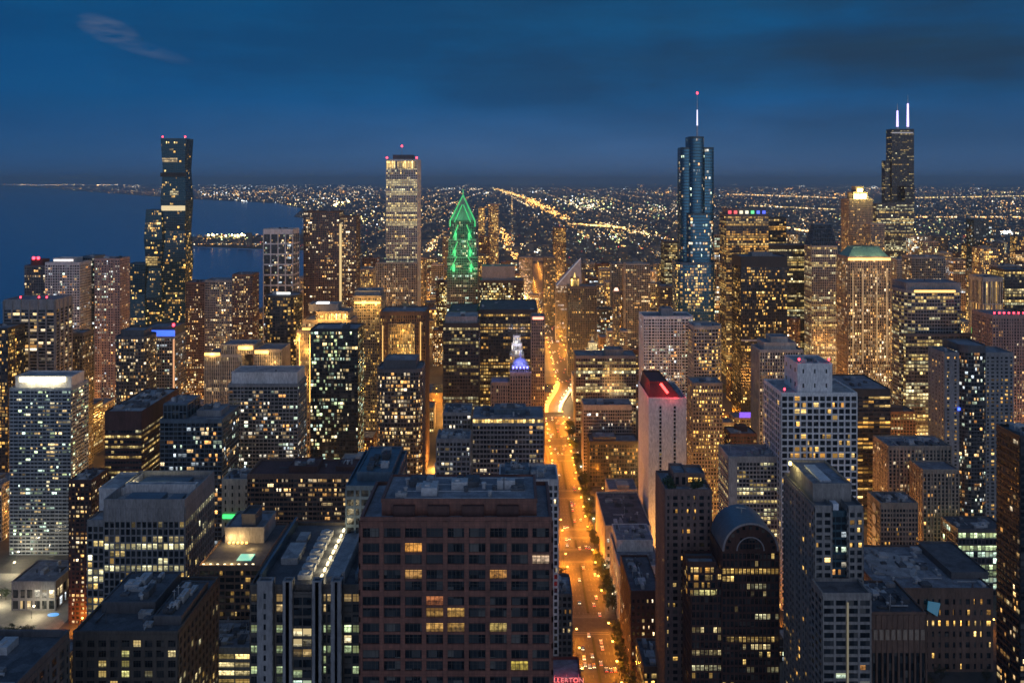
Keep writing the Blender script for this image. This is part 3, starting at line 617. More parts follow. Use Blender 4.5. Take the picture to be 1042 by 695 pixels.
# ---- right of the avenue
o = T('office_with_lit_rows', 'flat-topped gridded office with white lit rows, right of the avenue', 'the white-rowed office', 586, 647, 363, 1075, 36, 'grey', S(3.0, 3.8, .5, .9, .35, .35, 'off', .50, .9, 'office', 2), yvis=410, clutter=6, pent=((.5, .8, .2, .8, 7, 'grey', None),))
T('pale_grid_office', 'pale finely gridded office with a blank roof slab, in front of the white-rowed office', 'the pale fine-grid office', 594, 643, 413, 930, 28, 'pale', S(1.9, 3.5, .4, .9, .3, .35, 'res', .05, .9, 'white', 4), yvis=446, clutter=5)
T('brown_office_block', 'dark brown office with a stepped flat roof, in front of the pale fine-grid office', 'the dark brown office', 600, 649, 450, 900, 26, 'dark', S(2.8, 3.8, .5, 1.0, .3, .3, 'res', .16, .7, 'gold', 2), yvis=497, clutter=7, pent=((.08, .55, .1, .8, 4, 'dgrey', None),))
o = T('white_blank_tower', 'blank white tower with two dark window slots and a red-lit roof, right of the avenue', 'the red-roofed white tower', 660, 698.5, 406, 740, 60, 'bright', S(3.1, 3.3, 2.5, 1.2, .3, .25, 'res', .02, .6, 'warm', 3), cat='hotel', yvis=538, clutter=0)
o.blocks[0]['slots'] = True
o.blocks[0]['slotx'] = (XS(672, 740), XS(686.5, 740))
Zt = o.Z1
o.block(rect(o.X0+1, o.X1-4, 742, 798), Zt, Zt+11, None, top=rect(o.X0+3, o.X0+18, 752, 796), wall='dred', roofm=wallmat('red_tile', (.12, .03, .028), .6))
o.add(piece('roof_light', lambda m: (m.bar((o.X0+12, 750.4, Zt+10.6), (o.X0+17, 744.4, Zt+4), .8), m.box(o.X0+.2, o.X0+14, 740.2, 740.7, Zt+.1, Zt+.8)), emit('red_flood', (1, .05, .04), 6)))
o.add(floods((1, .03, .04), 2200, (o.X0+12, 737, Zt+13), (o.X0-3, 745, Zt+6), (o.X0+22, 738, Zt+4), (o.X0-4, 765, Zt+8), (o.X0+15, 738, Zt+6)))
o = T('white_checkered_tower', 'white gridded apartment tower with a flat roof, behind the red-roofed white tower', 'the white checkered tower', 655, 705, 323, 950, 34, 'bright', S(3.0, 3.2, .9, 1.15, .45, .45, 'res', .24, .8, 'mixed', 1.5), cat='apartment tower', yvis=385, clutter=4, pent=((.38, .62, .2, .7, 8, 'grey', None),))
# low shops along the right kerb
def low(name, label, short, x0, x1, yt, d, dep, wall, sp, roof=ROOF, clutter=6, cat='shop building', **k):
    b = T(name, label, short, x0, x1, yt, d, dep, wall, sp, cat, clutter=clutter, roof=roof, **k)
    return b
b = low('flat_roof_store', 'low store with a wide dark flat roof and white parapet, right of the avenue', 'the dark flat-roofed store', 616, 662, 536, 700, 76, 'cream', S(6, 6, 3, 3, .4, .4, 'res', .1, .8, 'white', 8), ROOFD)
b = low('glass_front_shop', 'low white shop with a stepped blue roof, in front of the dark flat-roofed store', 'the white stepped shop', 630, 673, 577, 620, 58, 'white', S(4, 5, 1.2, 1.6, .3, .3, 'res', .3, .8, 'office', 4), ROOF, 9, pent=((.05, .95, .45, .98, 8, 'white', None),))
low('brick_shop', 'dark brick shop with a few lit windows, right of the avenue near the bottom', 'the dark brick shop', 642, 672, 603, 540, 52, 'dred', S(3.2, 4, 1.6, 2, .2, .2, 'res', .22, .9, 'warm', 3), ROOFD, 6)
low('kerb_shop', 'small low shop beside trees, right of the avenue at the bottom', 'the forecourt shop', 655, 690, 680, 486, 30, 'brown', S(4, 4, 1, 1.4, .2, .2, 'res', .4, .8, 'gold', 2), ROOFD, 3)
# pink tower and arched tower
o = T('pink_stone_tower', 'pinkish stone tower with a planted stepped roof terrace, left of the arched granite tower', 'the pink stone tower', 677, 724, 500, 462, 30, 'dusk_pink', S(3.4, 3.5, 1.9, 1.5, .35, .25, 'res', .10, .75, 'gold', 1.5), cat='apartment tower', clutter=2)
Zt = o.Z1
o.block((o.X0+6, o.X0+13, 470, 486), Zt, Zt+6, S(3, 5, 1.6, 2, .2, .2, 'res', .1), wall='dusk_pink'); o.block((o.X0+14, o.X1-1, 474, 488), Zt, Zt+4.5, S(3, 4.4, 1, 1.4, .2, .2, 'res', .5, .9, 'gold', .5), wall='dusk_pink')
def shrubs(b, root, Zt=Zt):
    rng = random.Random(5); m = MB()
    for k in range(420):
        cx, cy_ = rng.choice(((b.X0+3.5, 465), (b.X0+16, 465), (b.X0+3, 470), (b.X0+19, 467)))
        p = Vector((cx+rng.gauss(0, 1.4), cy_+rng.gauss(0, 1.2), Zt+1+abs(rng.gauss(1.2, 1.2)))); u = Vector((rng.uniform(-1, 1), rng.uniform(-1, 1), rng.uniform(-1, 1)))*.5; v = u.orthogonal().normalized()*.45
        m.face([p-u-v, p+u-v, p+u+v, p-u+v])
    m.build('terrace_planting', wallmat('planting_green', (.035, .06, .025), .8), root)
o.add(shrubs)
b = Building('arched_granite_tower', 'dark red granite tower with a big rounded arch top and barrel roof, lower right', 'the arched granite tower', 'office tower', 'dred', ROOFD)
AX0, AX1, AD = XS(704, 432), XS(792.5, 432), 432
acx, ar, az = XS(763.5, AD), 14.0, ZS(560, AD)
sp_a = S(2.05, 3.75, .6, 1.0, .4, .3, 'off', .20, .6, 'office', .8, mul=1)
b.block((acx-ar, AX1, AD, 456), 0, az, sp_a, wall='dred', roof=False)
b.block((AX0, acx-ar, AD+1, 454), 0, ZS(582, AD), sp_a, wall='dred')
b.block((AX0-2, acx-ar-3, AD+.2, AD+7), ZS(582, AD)-12, ZS(574, AD), S(3, 3.7, .6, 1, .3, .3, 'res', .4, .7, 'gold', 1), wall='dred', roofm=ROOF)
b.litpx = [(736, 576, 792, 584, (.95, .60, .16)), (705, 598, 728, 604, (.9, .8, .3)), (705, 580, 720, 584, (.8, .8, .4))]
def arch(b, root):
    n = 24; m = MB()
    P_ = [(acx-ar*math.cos(math.pi*k/n), az+ar*math.sin(math.pi*k/n)) for k in range(n+1)]
    for k in range(n):
        (x0, z0), (x1, z1) = P_[k], P_[k+1]
        m.face([(x0, AD-.8, z0), (x0, 456, z0), (x1, 456, z1), (x1, AD-.8, z1)], 1)
        m.face([(acx, 456, az), (x1, 456, z1), (x0, 456, z0)], 0)
        m.face([(acx, AD, az), (x0, AD, z0), (x1, AD, z1)], 0)
        # outer and inner arch rings
        for ra, rb, yy, mm in ((1.0, .93, AD-.8, 2), (.93, .72, AD-.45, 0), (.50, .46, AD-.5, 2)):
            a = [(acx-ar*f*math.cos(math.pi*q/n), az+ar*f*math.sin(math.pi*q/n)) for f, q in ((ra, k), (rb, k), (rb, k+1), (ra, k+1))]
            m.face([(a[0][0], yy, a[0][1]), (a[1][0], yy, a[1][1]), (a[2][0], yy, a[2][1]), (a[3][0], yy, a[3][1])], mm)
            m.face([(a[1][0], yy, a[1][1]), (a[1][0], AD, a[1][1]), (a[2][0], AD, a[2][1]), (a[2][0], yy, a[2][1])], mm)
    o = m.build('arch_gable', [W['dred'], wallmat('barrel_metal', (.13, .19, .25), .4, .2, .5, .3), wallmat('arch_rim', (.34, .32, .34), .6)], root)
    for k in range(11):
        a = math.pi*(k+.5)/11; m2 = MB(); x, z = acx-ar*.825*math.cos(a), az+ar*.825*math.sin(a)
        m2.face([(x-.75, AD-.5, z-.8), (x+.75, AD-.5, z-.8), (x+.75, AD-.5, z+.8), (x-.75, AD-.5, z+.8)]); m2.build('arch_window', PANE, o)
    m3 = MB()
    for i in range(7):
        for j in range(2): m3.face([(acx-5+i*1.5, AD-.06, az+.8+j*3), (acx-3.8+i*1.5, AD-.06, az+.8+j*3), (acx-3.8+i*1.5, AD-.06, az+3.2+j*3), (acx-5+i*1.5, AD-.06, az+3.2+j*3)])
    m3.build('tympanum_glazing', PANE, o)
    m4 = MB(); m4.bar((acx-1.2, 444, az+ar-.2), (acx-1.2, 444, az+ar+3), .2); m4.bar((acx-4, 444, az+ar+2.8), (acx+1, 444, az+ar+2.2), .25); m4.build('window_cradle', METAL, o)
b.add(arch); reg(acx-ar, acx+ar, AD, 456, az+ar*.6, b)
# beige pair right of it
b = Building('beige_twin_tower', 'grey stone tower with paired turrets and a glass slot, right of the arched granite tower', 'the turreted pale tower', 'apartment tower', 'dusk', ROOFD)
sp_b = S(3.1, 3.3, 1.15, 1.25, .45, .4, 'res', .10, .75, 'gold', 1.2)
bx0, bx1 = XS(829, 385), XS(878, 385); bz = ZS(517, 385)
b.block((bx0, bx0+7.4, 385, 428), 0, bz, sp_b); b.block((bx1-6.4, bx1, 385, 428), 0, bz, sp_b)
b.block((bx0+7.4, bx1-6.4, 387, 428), 0, bz-3, S(2.4, 3.3, .3, .9, .2, .3, 'res', .16, .8, 'mixed', 1), wall='teal')
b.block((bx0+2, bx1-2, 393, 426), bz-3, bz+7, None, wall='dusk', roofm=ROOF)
b.block((XS(837, 371), XS(886, 371), 371, 384.5), 0, ZS(606, 371), S(4.6, 3.4, .9, 1.2, .4, .4, 'res', .05, .6, 'mixed', 1.2))
b.add(piece('skylight', lambda m: (m.box(bx0+7, bx0+12, 398, 420, bz+7, bz+7.9), m.box(bx0+9, bx0+11.5, 387.5, 392, bz-3, bz+1)), wallmat('pale_skylight', (.6, .64, .7), .3)))
b.add(piece('corner_lamp', lambda m: m.box(bx0-.4, bx0+.6, 418.5, 419.5, bz+8, bz+9.4), emit('corner_gold', (1, .78, .22), 14))); b.clutter = 4
b.add(floods((1, .8, .3), 2500, (bx0-1, 414, bz+9)))
b.add(piece('slot_light', lambda m: m.box(XS(862, 371)-.3, XS(862, 371)+.3, 369.9, 370.5, 90, ZS(612, 371)), emit('slot_gold', (1, .8, .32), .16)))
o = T('ornate_club_house', 'low brown stone building with tall columns and a carved frieze, at the bottom right', 'the columned stone building', 886, 942, 625, 430, 34, 'brown', S(2.6, 20, .9, 1.2, .8, .5, 'res', 0, .5, 'warm', 18), cat='club house', clutter=8, roof=ROOFD)
o.add(piece('frieze', lambda m: [m.box(XS(888+k*6, 430), XS(892+k*6, 430), 428.9, 429.5, o.Z1-12, o.Z1-7) for k in range(9)], W['tan']))
b = Building('temple_hall', 'broad low brown hall with a pale oval on its grey roof, lower right', 'the broad oval-roofed hall', 'hall', 'brown', ROOF)
b.block((XS(895, 560), XS(1010, 560), 560, 626), 0, ZS(600, 560), S(4.4, 7, 2.6, 3.4, .4, .3, 'res', .12, .8, 'gold', 4), roofm=ROOF)
hz = ZS(600, 560)
b.block((XS(968, 575), XS(1006, 575), 575, 624), hz, hz+3.5, None, wall='dgrey', roofm=ROOFD)
b.add(piece('roof_oval', lambda m: m.prism(ngon(258, 596, 15, 40, 0, 1.35), ngon(258, 596, 15, 40, 0, 1.35), hz, hz+1.0), ROOFL))
b.add(piece('blue_sign', lambda m: m.hexa([(XS(944, 556), 556, ZS(621, 556)), (XS(954, 556), 556, ZS(627, 556)), (XS(954, 556), 557, ZS(627, 556)), (XS(944, 556), 557, ZS(621, 556)), (XS(945, 556), 556, ZS(612, 556)), (XS(957, 556), 556, ZS(614, 556)), (XS(957, 556), 557, ZS(614, 556)), (XS(945, 556), 557, ZS(612, 556))]), emit('sign_blue', (.03, .32, .55), .25)))
b.add(piece('wall_lamp', lambda m: [m.box(234.0, 234.7, 563+k*7, 563.7+k*7, hz-13, hz-11.6) for k in range(9)], emit('wall_amber', (1, .60, .20), 9)))
b.add(floods((1, .55, .15), 900, *[(233, 563.4+k*14, hz-11) for k in range(5)])); b.clutter = 14
o = T('circle_sided_block', 'brown gridded block with pale discs down its dark side wall, behind the oval-roofed hall', 'the disc-sided brown block', 896, 934, 513, 660, 24, 'tan', S(2.3, 3.5, .8, 1.3, .3, .3, 'res', .08, .6, 'gold', 3), cat='office block', clutter=9)
def discs(b, root):
    for k in range(5):
        m = MB(); n = 20; x = b.X0-.7; cz = b.Z1-6-k*9; P_ = [(b.Y0+10+3.6*math.cos(2*math.pi*q/n), cz+3.6*math.sin(2*math.pi*q/n)) for q in range(n)]
        m.face([(x, y, z) for y, z in reversed(P_)]); m.build('wall_disc', W['white'], root)
o.add(discs)
o = T('brown_twin_slab', 'brown striped apartment block with a lower front wing, right of the dark banded office', 'the brown striped block', 904, 968, 455, 724, 30, 'tan', S(3.0, 3.2, 1.3, .9, .6, .2, 'res', .18, .6, 'warm', 2), cat='apartment block', clutter=8, yvis=560)
o.block((XS(932, 712), XS(968, 712), 700, 723), 0, ZS(479, 700), S(3.0, 3.2, 1.3, .9, .6, .2, 'res', .16, .6, 'warm', 2), wall='tan')
o = T('lit_podium', 'low glass-sided podium glowing yellow-green, at the foot of the grey curved tower', 'the glowing podium', 975, 1026, 540, 662, 26, 'dgrey', S(3, 5, .4, 1.0, .3, .3, 'off', .9, .8, 'green', 1), cat='shop building', roof=ROOFD, clutter=4)
# ---- right mid
o = T('beige_lit_slab', 'beige slab with a panel of lit windows, left of the blue-white grid tower', 'the beige slab', 741, 795, 466, 650, 30, 'pale', S(2.6, 3.1, .6, 1.0, .3, .3, 'off', .5, .8, 'office', 3), cat='apartment block', yvis=518, clutter=4)
o.block((o.X0-.0, o.X0+6.5, 648.6, 650), 0, o.Z1, None, wall='pale', parapet=.3)
o = T('white_grid_tower', 'blue-white grid tower with a tall white roof house and dark square windows, right of centre', 'the blue-white grid tower', 795, 872, 401, 640, 44, 'bright', S(4.6, 4.6, 1.05, 1.25, .5, .4, 'res', .10, .75, 'gold', 1.0), cat='apartment tower', yvis=498, clutter=4, roof=ROOFL,
  pent=((.24, .70,   .1, .8, 21, 'bright', S(9, 9, 7.4, 7.4, .15, .15, 'res', 0)),))
o.add(beacon((o.X0+15, 646, o.Z1+22), (o.X0+37, 646, o.Z1+22), (o.X0+3, 642, o.Z1+1), r=.7))
T('grey_fluted_tower', 'grey vertically striped apartment tower with a stepped top, left of the blue-white grid tower', 'the grey fluted tower', 773, 817, 357, 850, 30, 'pale', S(2.5, 3.2, .8, .7, .6, .2, 'res', .17, .6, 'warm', 1.5), cat='apartment tower', yvis=460, clutter=2, pent=((.12, .86, .1, .9, 7, 'pale', None), (.3, .7, .2, .8, 12, 'pale', None)))
T('dark_banded_office', 'dark horizontally banded office with a blue-grey roof, right of the blue-white grid tower', 'the dark banded office', 850, 906, 397, 800, 60, 'dark', S(5.0, 3.8, .3, 1.6, .2, .45, 'off', .55, .85, 'gold', 5), yvis=495, clutter=8)
o = T('black_tower', 'black box tower with yellow lit floors and a pale ledge halfway up', 'the black box tower', 754, 801, 262, 1100, 44, 'black', S(2.4, 3.8, .5, 1.2, .3, .2, 'res', .26, .8, 'gold', 12), yvis=372, clutter=0, nwin=100, pent=((.3, .75, .3, .7, 4, 'grey', None),), roof=ROOF)
o.add(strip('ledge', o.X0, o.X1+4, 1100, ZS(347, 1100), ZS(345.5, 1100), W['white'], 1.2))
o = T('curved_garage', 'round-cornered block with a lit curved parapet, left of the black box tower', 'the round-cornered block', 706, 736, 333, 905, 30, 'pale', S(2.6, 3.6, .6, 1.2, .3, .4, 'res', .4, .7, 'gold', 2), cat='office block', round_=(12, (0, 1, 1, 0)), yvis=385, clutter=2)
T('stone_flats', 'tan stone block with warm lit windows, left of the orange street gap', 'the tan stone block', 705, 735, 391, 800, 26, 'tan', S(2.8, 3.4, 1.0, 1.2, .3, .3, 'res', .35, .7, 'gold', 1), cat='apartment block', yvis=450, clutter=6)
o = T('purple_sign_block', 'low block with a purple lit roof sign, at the foot of the black box tower', 'the purple-signed low block', 747, 772, 426, 1010, 24, 'tan', S(2.8, 3.6, .6, 1.2, .3, .3, 'res', .5, .9, 'gold', 1), cat='office block', yvis=440, clutter=3)
o.add(piece('purple_sign', lambda m: m.box(o.X0+6, o.X1-1, 1009, 1009.8, o.Z1+1.5, o.Z1+7.5), emit('sign_purple', (.14, .05, 1), 1.1)))
# spired blue tower
b = Building('spired_glass_tower', 'tall blue glass tower with rounded setbacks and a thin lit spire, right of centre', 'the blue spired tower', 'skyscraper', 'teal', ROOFD, yvis=330); b.pane = PANE_BLUE
sp_t = S(2.6, 3.9, .25, .9, .18, .25, 'res', .07, .9, 'mixed', 1)
d = 1110
b.block(rounded(XS(702, d), XS(717.5, d), d, d+36, 9, 6), 0, ZS(140, d), sp_t)
b.block(rounded(XS(693.5, d+6), XS(703, d+6), d+6, d+38, 6, 4, (1, 0, 0, 1)), 0, ZS(151, d+6), sp_t)
b.block(rounded(XS(717, d+6), XS(727.5, d+6), d+6, d+38, 8, 5, (0, 1, 1, 0)), 0, ZS(151, d+6), sp_t)
b.block(rounded(XS(689, d-4), XS(729, d-4), d-4, d+40, 10, 5), 0, ZS(268, d-4), S(2.8, 3.7, .3, 1, .2, .35, 'res', .30, .8, 'gold', 2), wall='blue')
b.block(rounded(XS(700, d-2), XS(727, d-2), d-2, d+38, 9, 5), ZS(268, d-4), ZS(218, d-2), S(2.6, 3.9, .25, .9, .2, .25, 'res', .16, .9, 'mixed', 1), wall='teal')
tx = XS(709.5, d+14)
b.add(piece('spire', lambda m: (m.cyl(tx, d+14, ZS(140, d), ZS(128, d+14), 1.1, .8, 8, 0), m.cyl(tx, d+14, ZS(128, d+14), ZS(112, d+14), .9, .6, 8, 1), m.cyl(tx, d+14, ZS(112, d+14), ZS(96, d+14), .5, .25, 8, 0), m.cyl(tx, d+14, ZS(96, d+14), ZS(94, d+14), 1, 1, 8, 2)), [wallmat('spire_steel', (.5, .5, .55), .4), emit('spire_white', (.78, .75, 1), 1.6), RED_L]))
# rainbow lit
o = T('rainbow_topped_tower', 'broad tower with red, white, green and blue lights along its top', 'the rainbow-topped tower', 739, 782, 219, 1400, 44, 'dgrey', S(3, 3.9, .5, 1, .3, .3, 'off', .5, .85, 'gold', 2), yvis=262, clutter=2, pent=((.05, .95, .1, .9, 10, 'dgrey', None),))
def rain(b, root):
    for k, (nm, c) in enumerate((('red', (1, .05, .08)), ('red', (1, .1, .1)), ('white', (1, .9, .6)), ('white', (1, .95, .7)), ('green', (.1, .9, .3)), ('blue', (.06, .15, 1)), ('blue', (.05, .12, 1)))):
        m = MB(); x = b.X0+3+k*9.1; m.box(x, x+5, 1398.6, 1399.6, b.Z1+2, b.Z1+7); m.build('colour_light', emit('rainbow_%s_%d' % (nm, k), c, 1.3), root)
o.add(rain)
# chamfered glass roof tower
b = Building('sloped_glass_tower', 'pale tower with a sloping glass roof, left of the gold-lit green-roofed tower', 'the sloped glass roof tower', 'office tower', 'pale', yvis=310)
d = 1370; xa, xb = XS(826, d), XS(852, d)
b.block((xa, xb, d, d+34), 0, ZS(251, d), S(2.8, 3.9, .7, .7, .4, .2, 'off', .5, .8, 'office', 1))
b.block(rect(xa, xb, d, d+34), ZS(251, d), ZS(229, d), S(3, 8, .4, .6, .3, .3, 'res', .0, .5, 'white', .5), top=rect(xa+10, xb-4, d+16, d+32), wall='blue')
o = T('flood_topped_tower', 'stepped tower with a dazzling yellow lit crown, left of the black twin-antenna tower', 'the yellow-crowned tower', 864, 888, 203, 1900, 46, 'tan', S(3, 3.9, 1.0, 1.0, .5, .2, 'res', .3, .7, 'gold', 1), cat='skyscraper', yvis=250, clutter=0)
ax = (o.X0+o.X1)/2
o.block((ax-15, ax+15, 1903, 1938), o.Z1, o.Z1+15, S(3, 15, 1.1, 1.6, .5, .3, 'res', .5, 1.2, 'gold', .5), wall='tan')
o.block((ax-8, ax+8, 1906, 1932), o.Z1+15, o.Z1+27, None, wall='tan')
o.add(piece('crown_light', lambda m: [m.box(ax-14+k*7, ax-9.5+k*7, 1900.5, 1902, o.Z1+1, o.Z1+11) for k in range(4)]+[m.box(ax-5, ax+5, 1904, 1905.5, o.Z1+15.5, o.Z1+23)], emit('crown_yellow', (1, .85, .22), 16)))
o.add(floods((1, .78, .25), 34000, (ax-12, 1890, o.Z1+10), (ax+12, 1890, o.Z1+10)))
# black stepped twin antenna
b = Building('twin_antenna_skyscraper', 'black stepped skyscraper with two white lit antennas, at the right', 'the black twin-antenna tower', 'skyscraper', 'black', ROOFD, yvis=215)
d = 2250; sp_w = S(4.4, 4.1, .7, 1.5, .3, .2, 'off', .20, .42, 'office', 2)
b.block((XS(907.5, d), XS(930, d), d, d+34), 0, ZS(132, d), sp_w)
b.block((XS(900.5, d+6), XS(907.5, d+6), d+6, d+26), 0, ZS(164, d+6), sp_w)
b.block((XS(902, d-24), XS(921, d-24), d-24, d), 0, ZS(205, d-24), sp_w)
b.block((XS(921, d-22), XS(930.5, d-22), d-22, d), 0, ZS(190, d-22), sp_w)
b.add(piece('white_band', lambda m: m.box(XS(907.2, d), XS(929, d), d-1.6, d-.7, ZS(136, d), ZS(134.8, d)), emit('band_dim', (.9, .9, 1), .25)))
def antennas(b, root, d=d):
    for x, yt in ((913.2, 108), (923.8, 99)):
        m = MB(); X_ = XS(x, d+20); z0, z1 = ZS(132, d), ZS(yt, d+20)
        m.cyl(X_, d+20, z0, z0+(z1-z0)*.80, 3.2, 2.2, 8, 1); m.cyl(X_, d+20, z0+(z1-z0)*.80, z1+6, .9, .4, 8, 0); m.cyl(X_, d+20, z0, z0+8, 3.6, 3.6, 8, 0)
        m.build('antenna', [wallmat('antenna_steel', (.6, .6, .6), .5), emit('antenna_white', (.62, .50, 1), 2.2)], root)
b.add(antennas)
# gold green-roofed
o = T('green_roofed_tower', 'gold-lit tower with a green roof and glowing cornice, right of the sloped glass roof tower', 'the gold-lit green-roofed tower', 863, 906, 262, 1150, 40, 'tan', S(3.0, 3.8, 1.0, .9, .6, .2, 'res', .55, .8, 'warm', 3), yvis=376, clutter=0)
o.block(rect(o.X0+1, o.X1-1, 1151, 1189), o.Z1, o.Z1+12, None, top=rect(o.X0+10, o.X1-10, 1160, 1180), wall='green', roofm=W['green'])
o.add(strip('cornice_light', o.X0, o.X1, 1150, o.Z1-4, o.Z1-1, AMBER, 1.0))
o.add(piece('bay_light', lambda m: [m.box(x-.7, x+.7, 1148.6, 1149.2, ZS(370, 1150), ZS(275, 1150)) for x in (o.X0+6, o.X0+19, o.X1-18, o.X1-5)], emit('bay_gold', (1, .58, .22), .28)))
o.add(floods((1, .55, .16), 3000, *[(o.X0+x, 1138, z) for x in (8, 28, 48) for z in (110, 150, 190)]))
o.add(floods((1, .6, .3), 9000, (o.X0+15, 1140, o.Z1+6), (o.X1-15, 1140, o.Z1+6)))
o = T('curved_gold_band_tower', 'rounded grey tower with a gold lit band under its flat top', 'the gold-banded rounded tower', 920, 982, 296, 952, 40, 'grey', S(3.0, 3.8, .5, 1.1, .3, .35, 'off', .36, .8, 'office', 2), round_=(12, (1, 1, 1, 1)), yvis=372, clutter=4, pent=((.05, .95, .06, .94, 8, 'grey', None),), roof=ROOF)
o.add(strip('band_light', o.X0+11, o.X1-11, 952, o.Z1-1.6, o.Z1+.6, AMBER, 1.0))
o.block((o.X0-1, o.X1+6, 946, 951.5), 0, ZS(341, 946), S(3, 3.8, .4, 1.2, .3, .3, 'off', .8, 1.0, 'office', 1), wall='dgrey')
# grey curved right tower
b = Building('grey_curved_tower', 'grey concrete tower with two blank walls and a curved glass centre, at the right', 'the grey curved tower', 'apartment tower', 'grey', yvis=545)
d = 780
b.block((XS(961, d), XS(976, d), d, d+30), 0, ZS(360, d), S(6, 3.3, 4.6, 1.6, .2, .2, 'res', .15, .6, 'gold', 2))
b.block((XS(1003, d), XS(1031, d), d, d+30), 0, ZS(360, d), S(4.2, 3.3, 2.0, 1.5, .3, .3, 'res', .22, .6, 'gold', 2))
b.block(rounded(XS(976, d), XS(1003, d), d-5, d+30, 8, 5, (1, 1, 0, 0)), 0, ZS(352, d), S(2.7, 3.3, .3, .8, .2, .35, 'res', .24, .7, 'mixed', 5), wall='dgrey'); b.clutter = 4
b.add(piece('blue_lamp', lambda m: m.box(XS(974, d), XS(976, d), d-2, d-1, ZS(417, d), ZS(414.5, d)), emit('lamp_blue', (.05, .12, 1), 4)))
o = T('red_beacon_tower', 'tall brown tower with red lights along its roof, at the right edge', 'the red-beaconed tower', 1010, 1048, 322, 900, 40, 'pink', S(2.8, 3.2, 1.2, 1.0, .5, .2, 'res', .22, .6, 'warm', 2), cat='apartment tower', yvis=440, clutter=2)
o.add(beacon(*[(o.X0+3+k*5, 902, o.Z1+1) for k in range(7)], r=.8))
b = Building('black_edge_tower', 'black glass tower cut off by the right edge, in the lower right', 'the black edge tower', 'apartment tower', 'black', ROOFD)
b.block((XS(1038, 400), XS(1038, 400)+30, 400, 419), 0, ZS(446, 400), S(2.9, 3.2, .3, 1.0, .25, .5, 'res', .13, .65, 'warm', 1)); b.clutter = 3
T('green_sign_office', 'grey office with a tilted green roof sign, behind the grey curved tower', 'the green-signed office', 985, 1009, 345, 1000, 34, 'grey', S(3, 3.7, .6, 1.2, .3, .3, 'res', .4, .8, 'gold', 1), yvis=350, clutter=2).add(lambda b, root: (lambda m: (m.hexa([(XS(988, 1000), 998, ZS(339, 1000)), (XS(1005, 1000), 998, ZS(342, 1000)), (XS(1005, 1000), 999, ZS(342, 1000)), (XS(988, 1000), 999, ZS(339, 1000)), (XS(988, 1000), 998, ZS(333, 1000)), (XS(1005, 1000), 998, ZS(336, 1000)), (XS(1005, 1000), 999, ZS(336, 1000)), (XS(988, 1000), 999, ZS(333, 1000))]), m.build('green_sign', emit('sign_green', (.03, .85, .15), 1.0), root)))(MB()))
# slender things in the middle distance
b = Building('diamond_roof_tower', 'tower with a slanted diamond-shaped glass roof, right of the avenue in the distance', 'the diamond-roofed tower', 'office tower', 'grey', yvis=300)
d = 1700; xa, xb = XS(566, d), XS(592, d)
b.block((xa, xb, d, d+44), 0, ZS(291, d), S(3, 3.9, .5, 1, .3, .3, 'off', .2, .6, 'white', 1))
def slant(b, root, d=d, xa=xa, xb=xb):
    m = MB(); z0, z1 = ZS(291, d), ZS(263, d+20)
    m.face([(xa, d, z0), (xb, d, z0), (xb, d+24, z1), (xb-6, d+30, z1-4)]); m.face([(xb, d, z0), (xb, d+44, z0), (xb, d+24, z1)]); m.face([(xa, d, z0), (xb-6, d+30, z1-4), (xa, d+44, z0)]); m.face([(xb, d+44, z0), (xa, d+44, z0), (xb-6, d+30, z1-4), (xb, d+24, z1)])
    o = m.build('diamond_roof', wallmat('diamond_glass', (.40, .42, .46), .25), root)
    m = MB(); m.bar((xa, d-.5, z0), (xb, d+23, z1), .4); m.build('edge_light', emit('edge_white', (.85, .9, 1), .35), o)
b.add(slant)
o = T('gold_cap_tower', 'dark green tower with a small gold lit cap, below the diamond-roofed tower', 'the gold-capped dark tower', 578, 607, 292, 1400, 30, 'dgrey', S(2.8, 3.6, 1.0, .9, .4, .2, 'res', .12, .6, 'gold', 3), yvis=338, clutter=0)
o.block((o.X0+5, o.X0+18, 1405, 1420), o.Z1, o.Z1+13, S(2.4, 12, .6, .8, .3, .3, 'res', 1, 1.6, 'gold', .5), wall='tan')
o.add(piece('finial', lambda m: m.cyl(o.X0+11.5, 1412, o.Z1+13, o.Z1+22, 2, .2, 8), emit('finial_gold', (1, .65, .15), 1.6)))
o = T('clock_tower', 'cream clock tower with a white-gold lit crown, behind the white-rowed office', 'the cream clock tower', 592, 615, 366, 1200, 22, 'cream', S(2.4, 3.6, 1, 1, .4, .2, 'res', .3, .9, 'office', 1), yvis=364, clutter=0)
cx_, cz_ = (o.X0+o.X1)/2, o.Z1
o.block((cx_-9, cx_+9, 1203, 1220), cz_, cz_+12, S(2.4, 6, .8, 1, .4, .2, 'res', 1, 1.1, 'office', .6), wall='cream')
o.block(ngon(cx_, 1211, 6, 8, 22.5), cz_+12, cz_+21, S(2.4, 8, .8, 1, .4, .2, 'res', 1, 1.3, 'office', .6), wall='cream')
o.add(piece('cupola', lambda m: m.cyl(cx_, 1211, cz_+21, cz_+31, 3.5, .3, 8), W['cream'])); o.add(floods((1, .8, .4), 12000, (cx_-10, 1194, cz_+14), (cx_+10, 1194, cz_+14)))
o = T('corn_column_tower', 'slim round tower with a pinkish lit cap, right of the gold-capped dark tower', 'the slim round tower', 624, 631, 297, 1260, 10, 'tan', S(2.2, 3.4, .6, 1, .3, .3, 'res', .35, .8, 'gold', 1), yvis=338, round_=(4.8, (1, 1, 1, 1)), clutter=0)
o.add(piece('cap_light', lambda m: m.cyl((o.X0+o.X1)/2, 1265, o.Z1+1, o.Z1+5, 3.6, 2, 10), emit('cap_pink', (1, .5, .35), 2.5)))
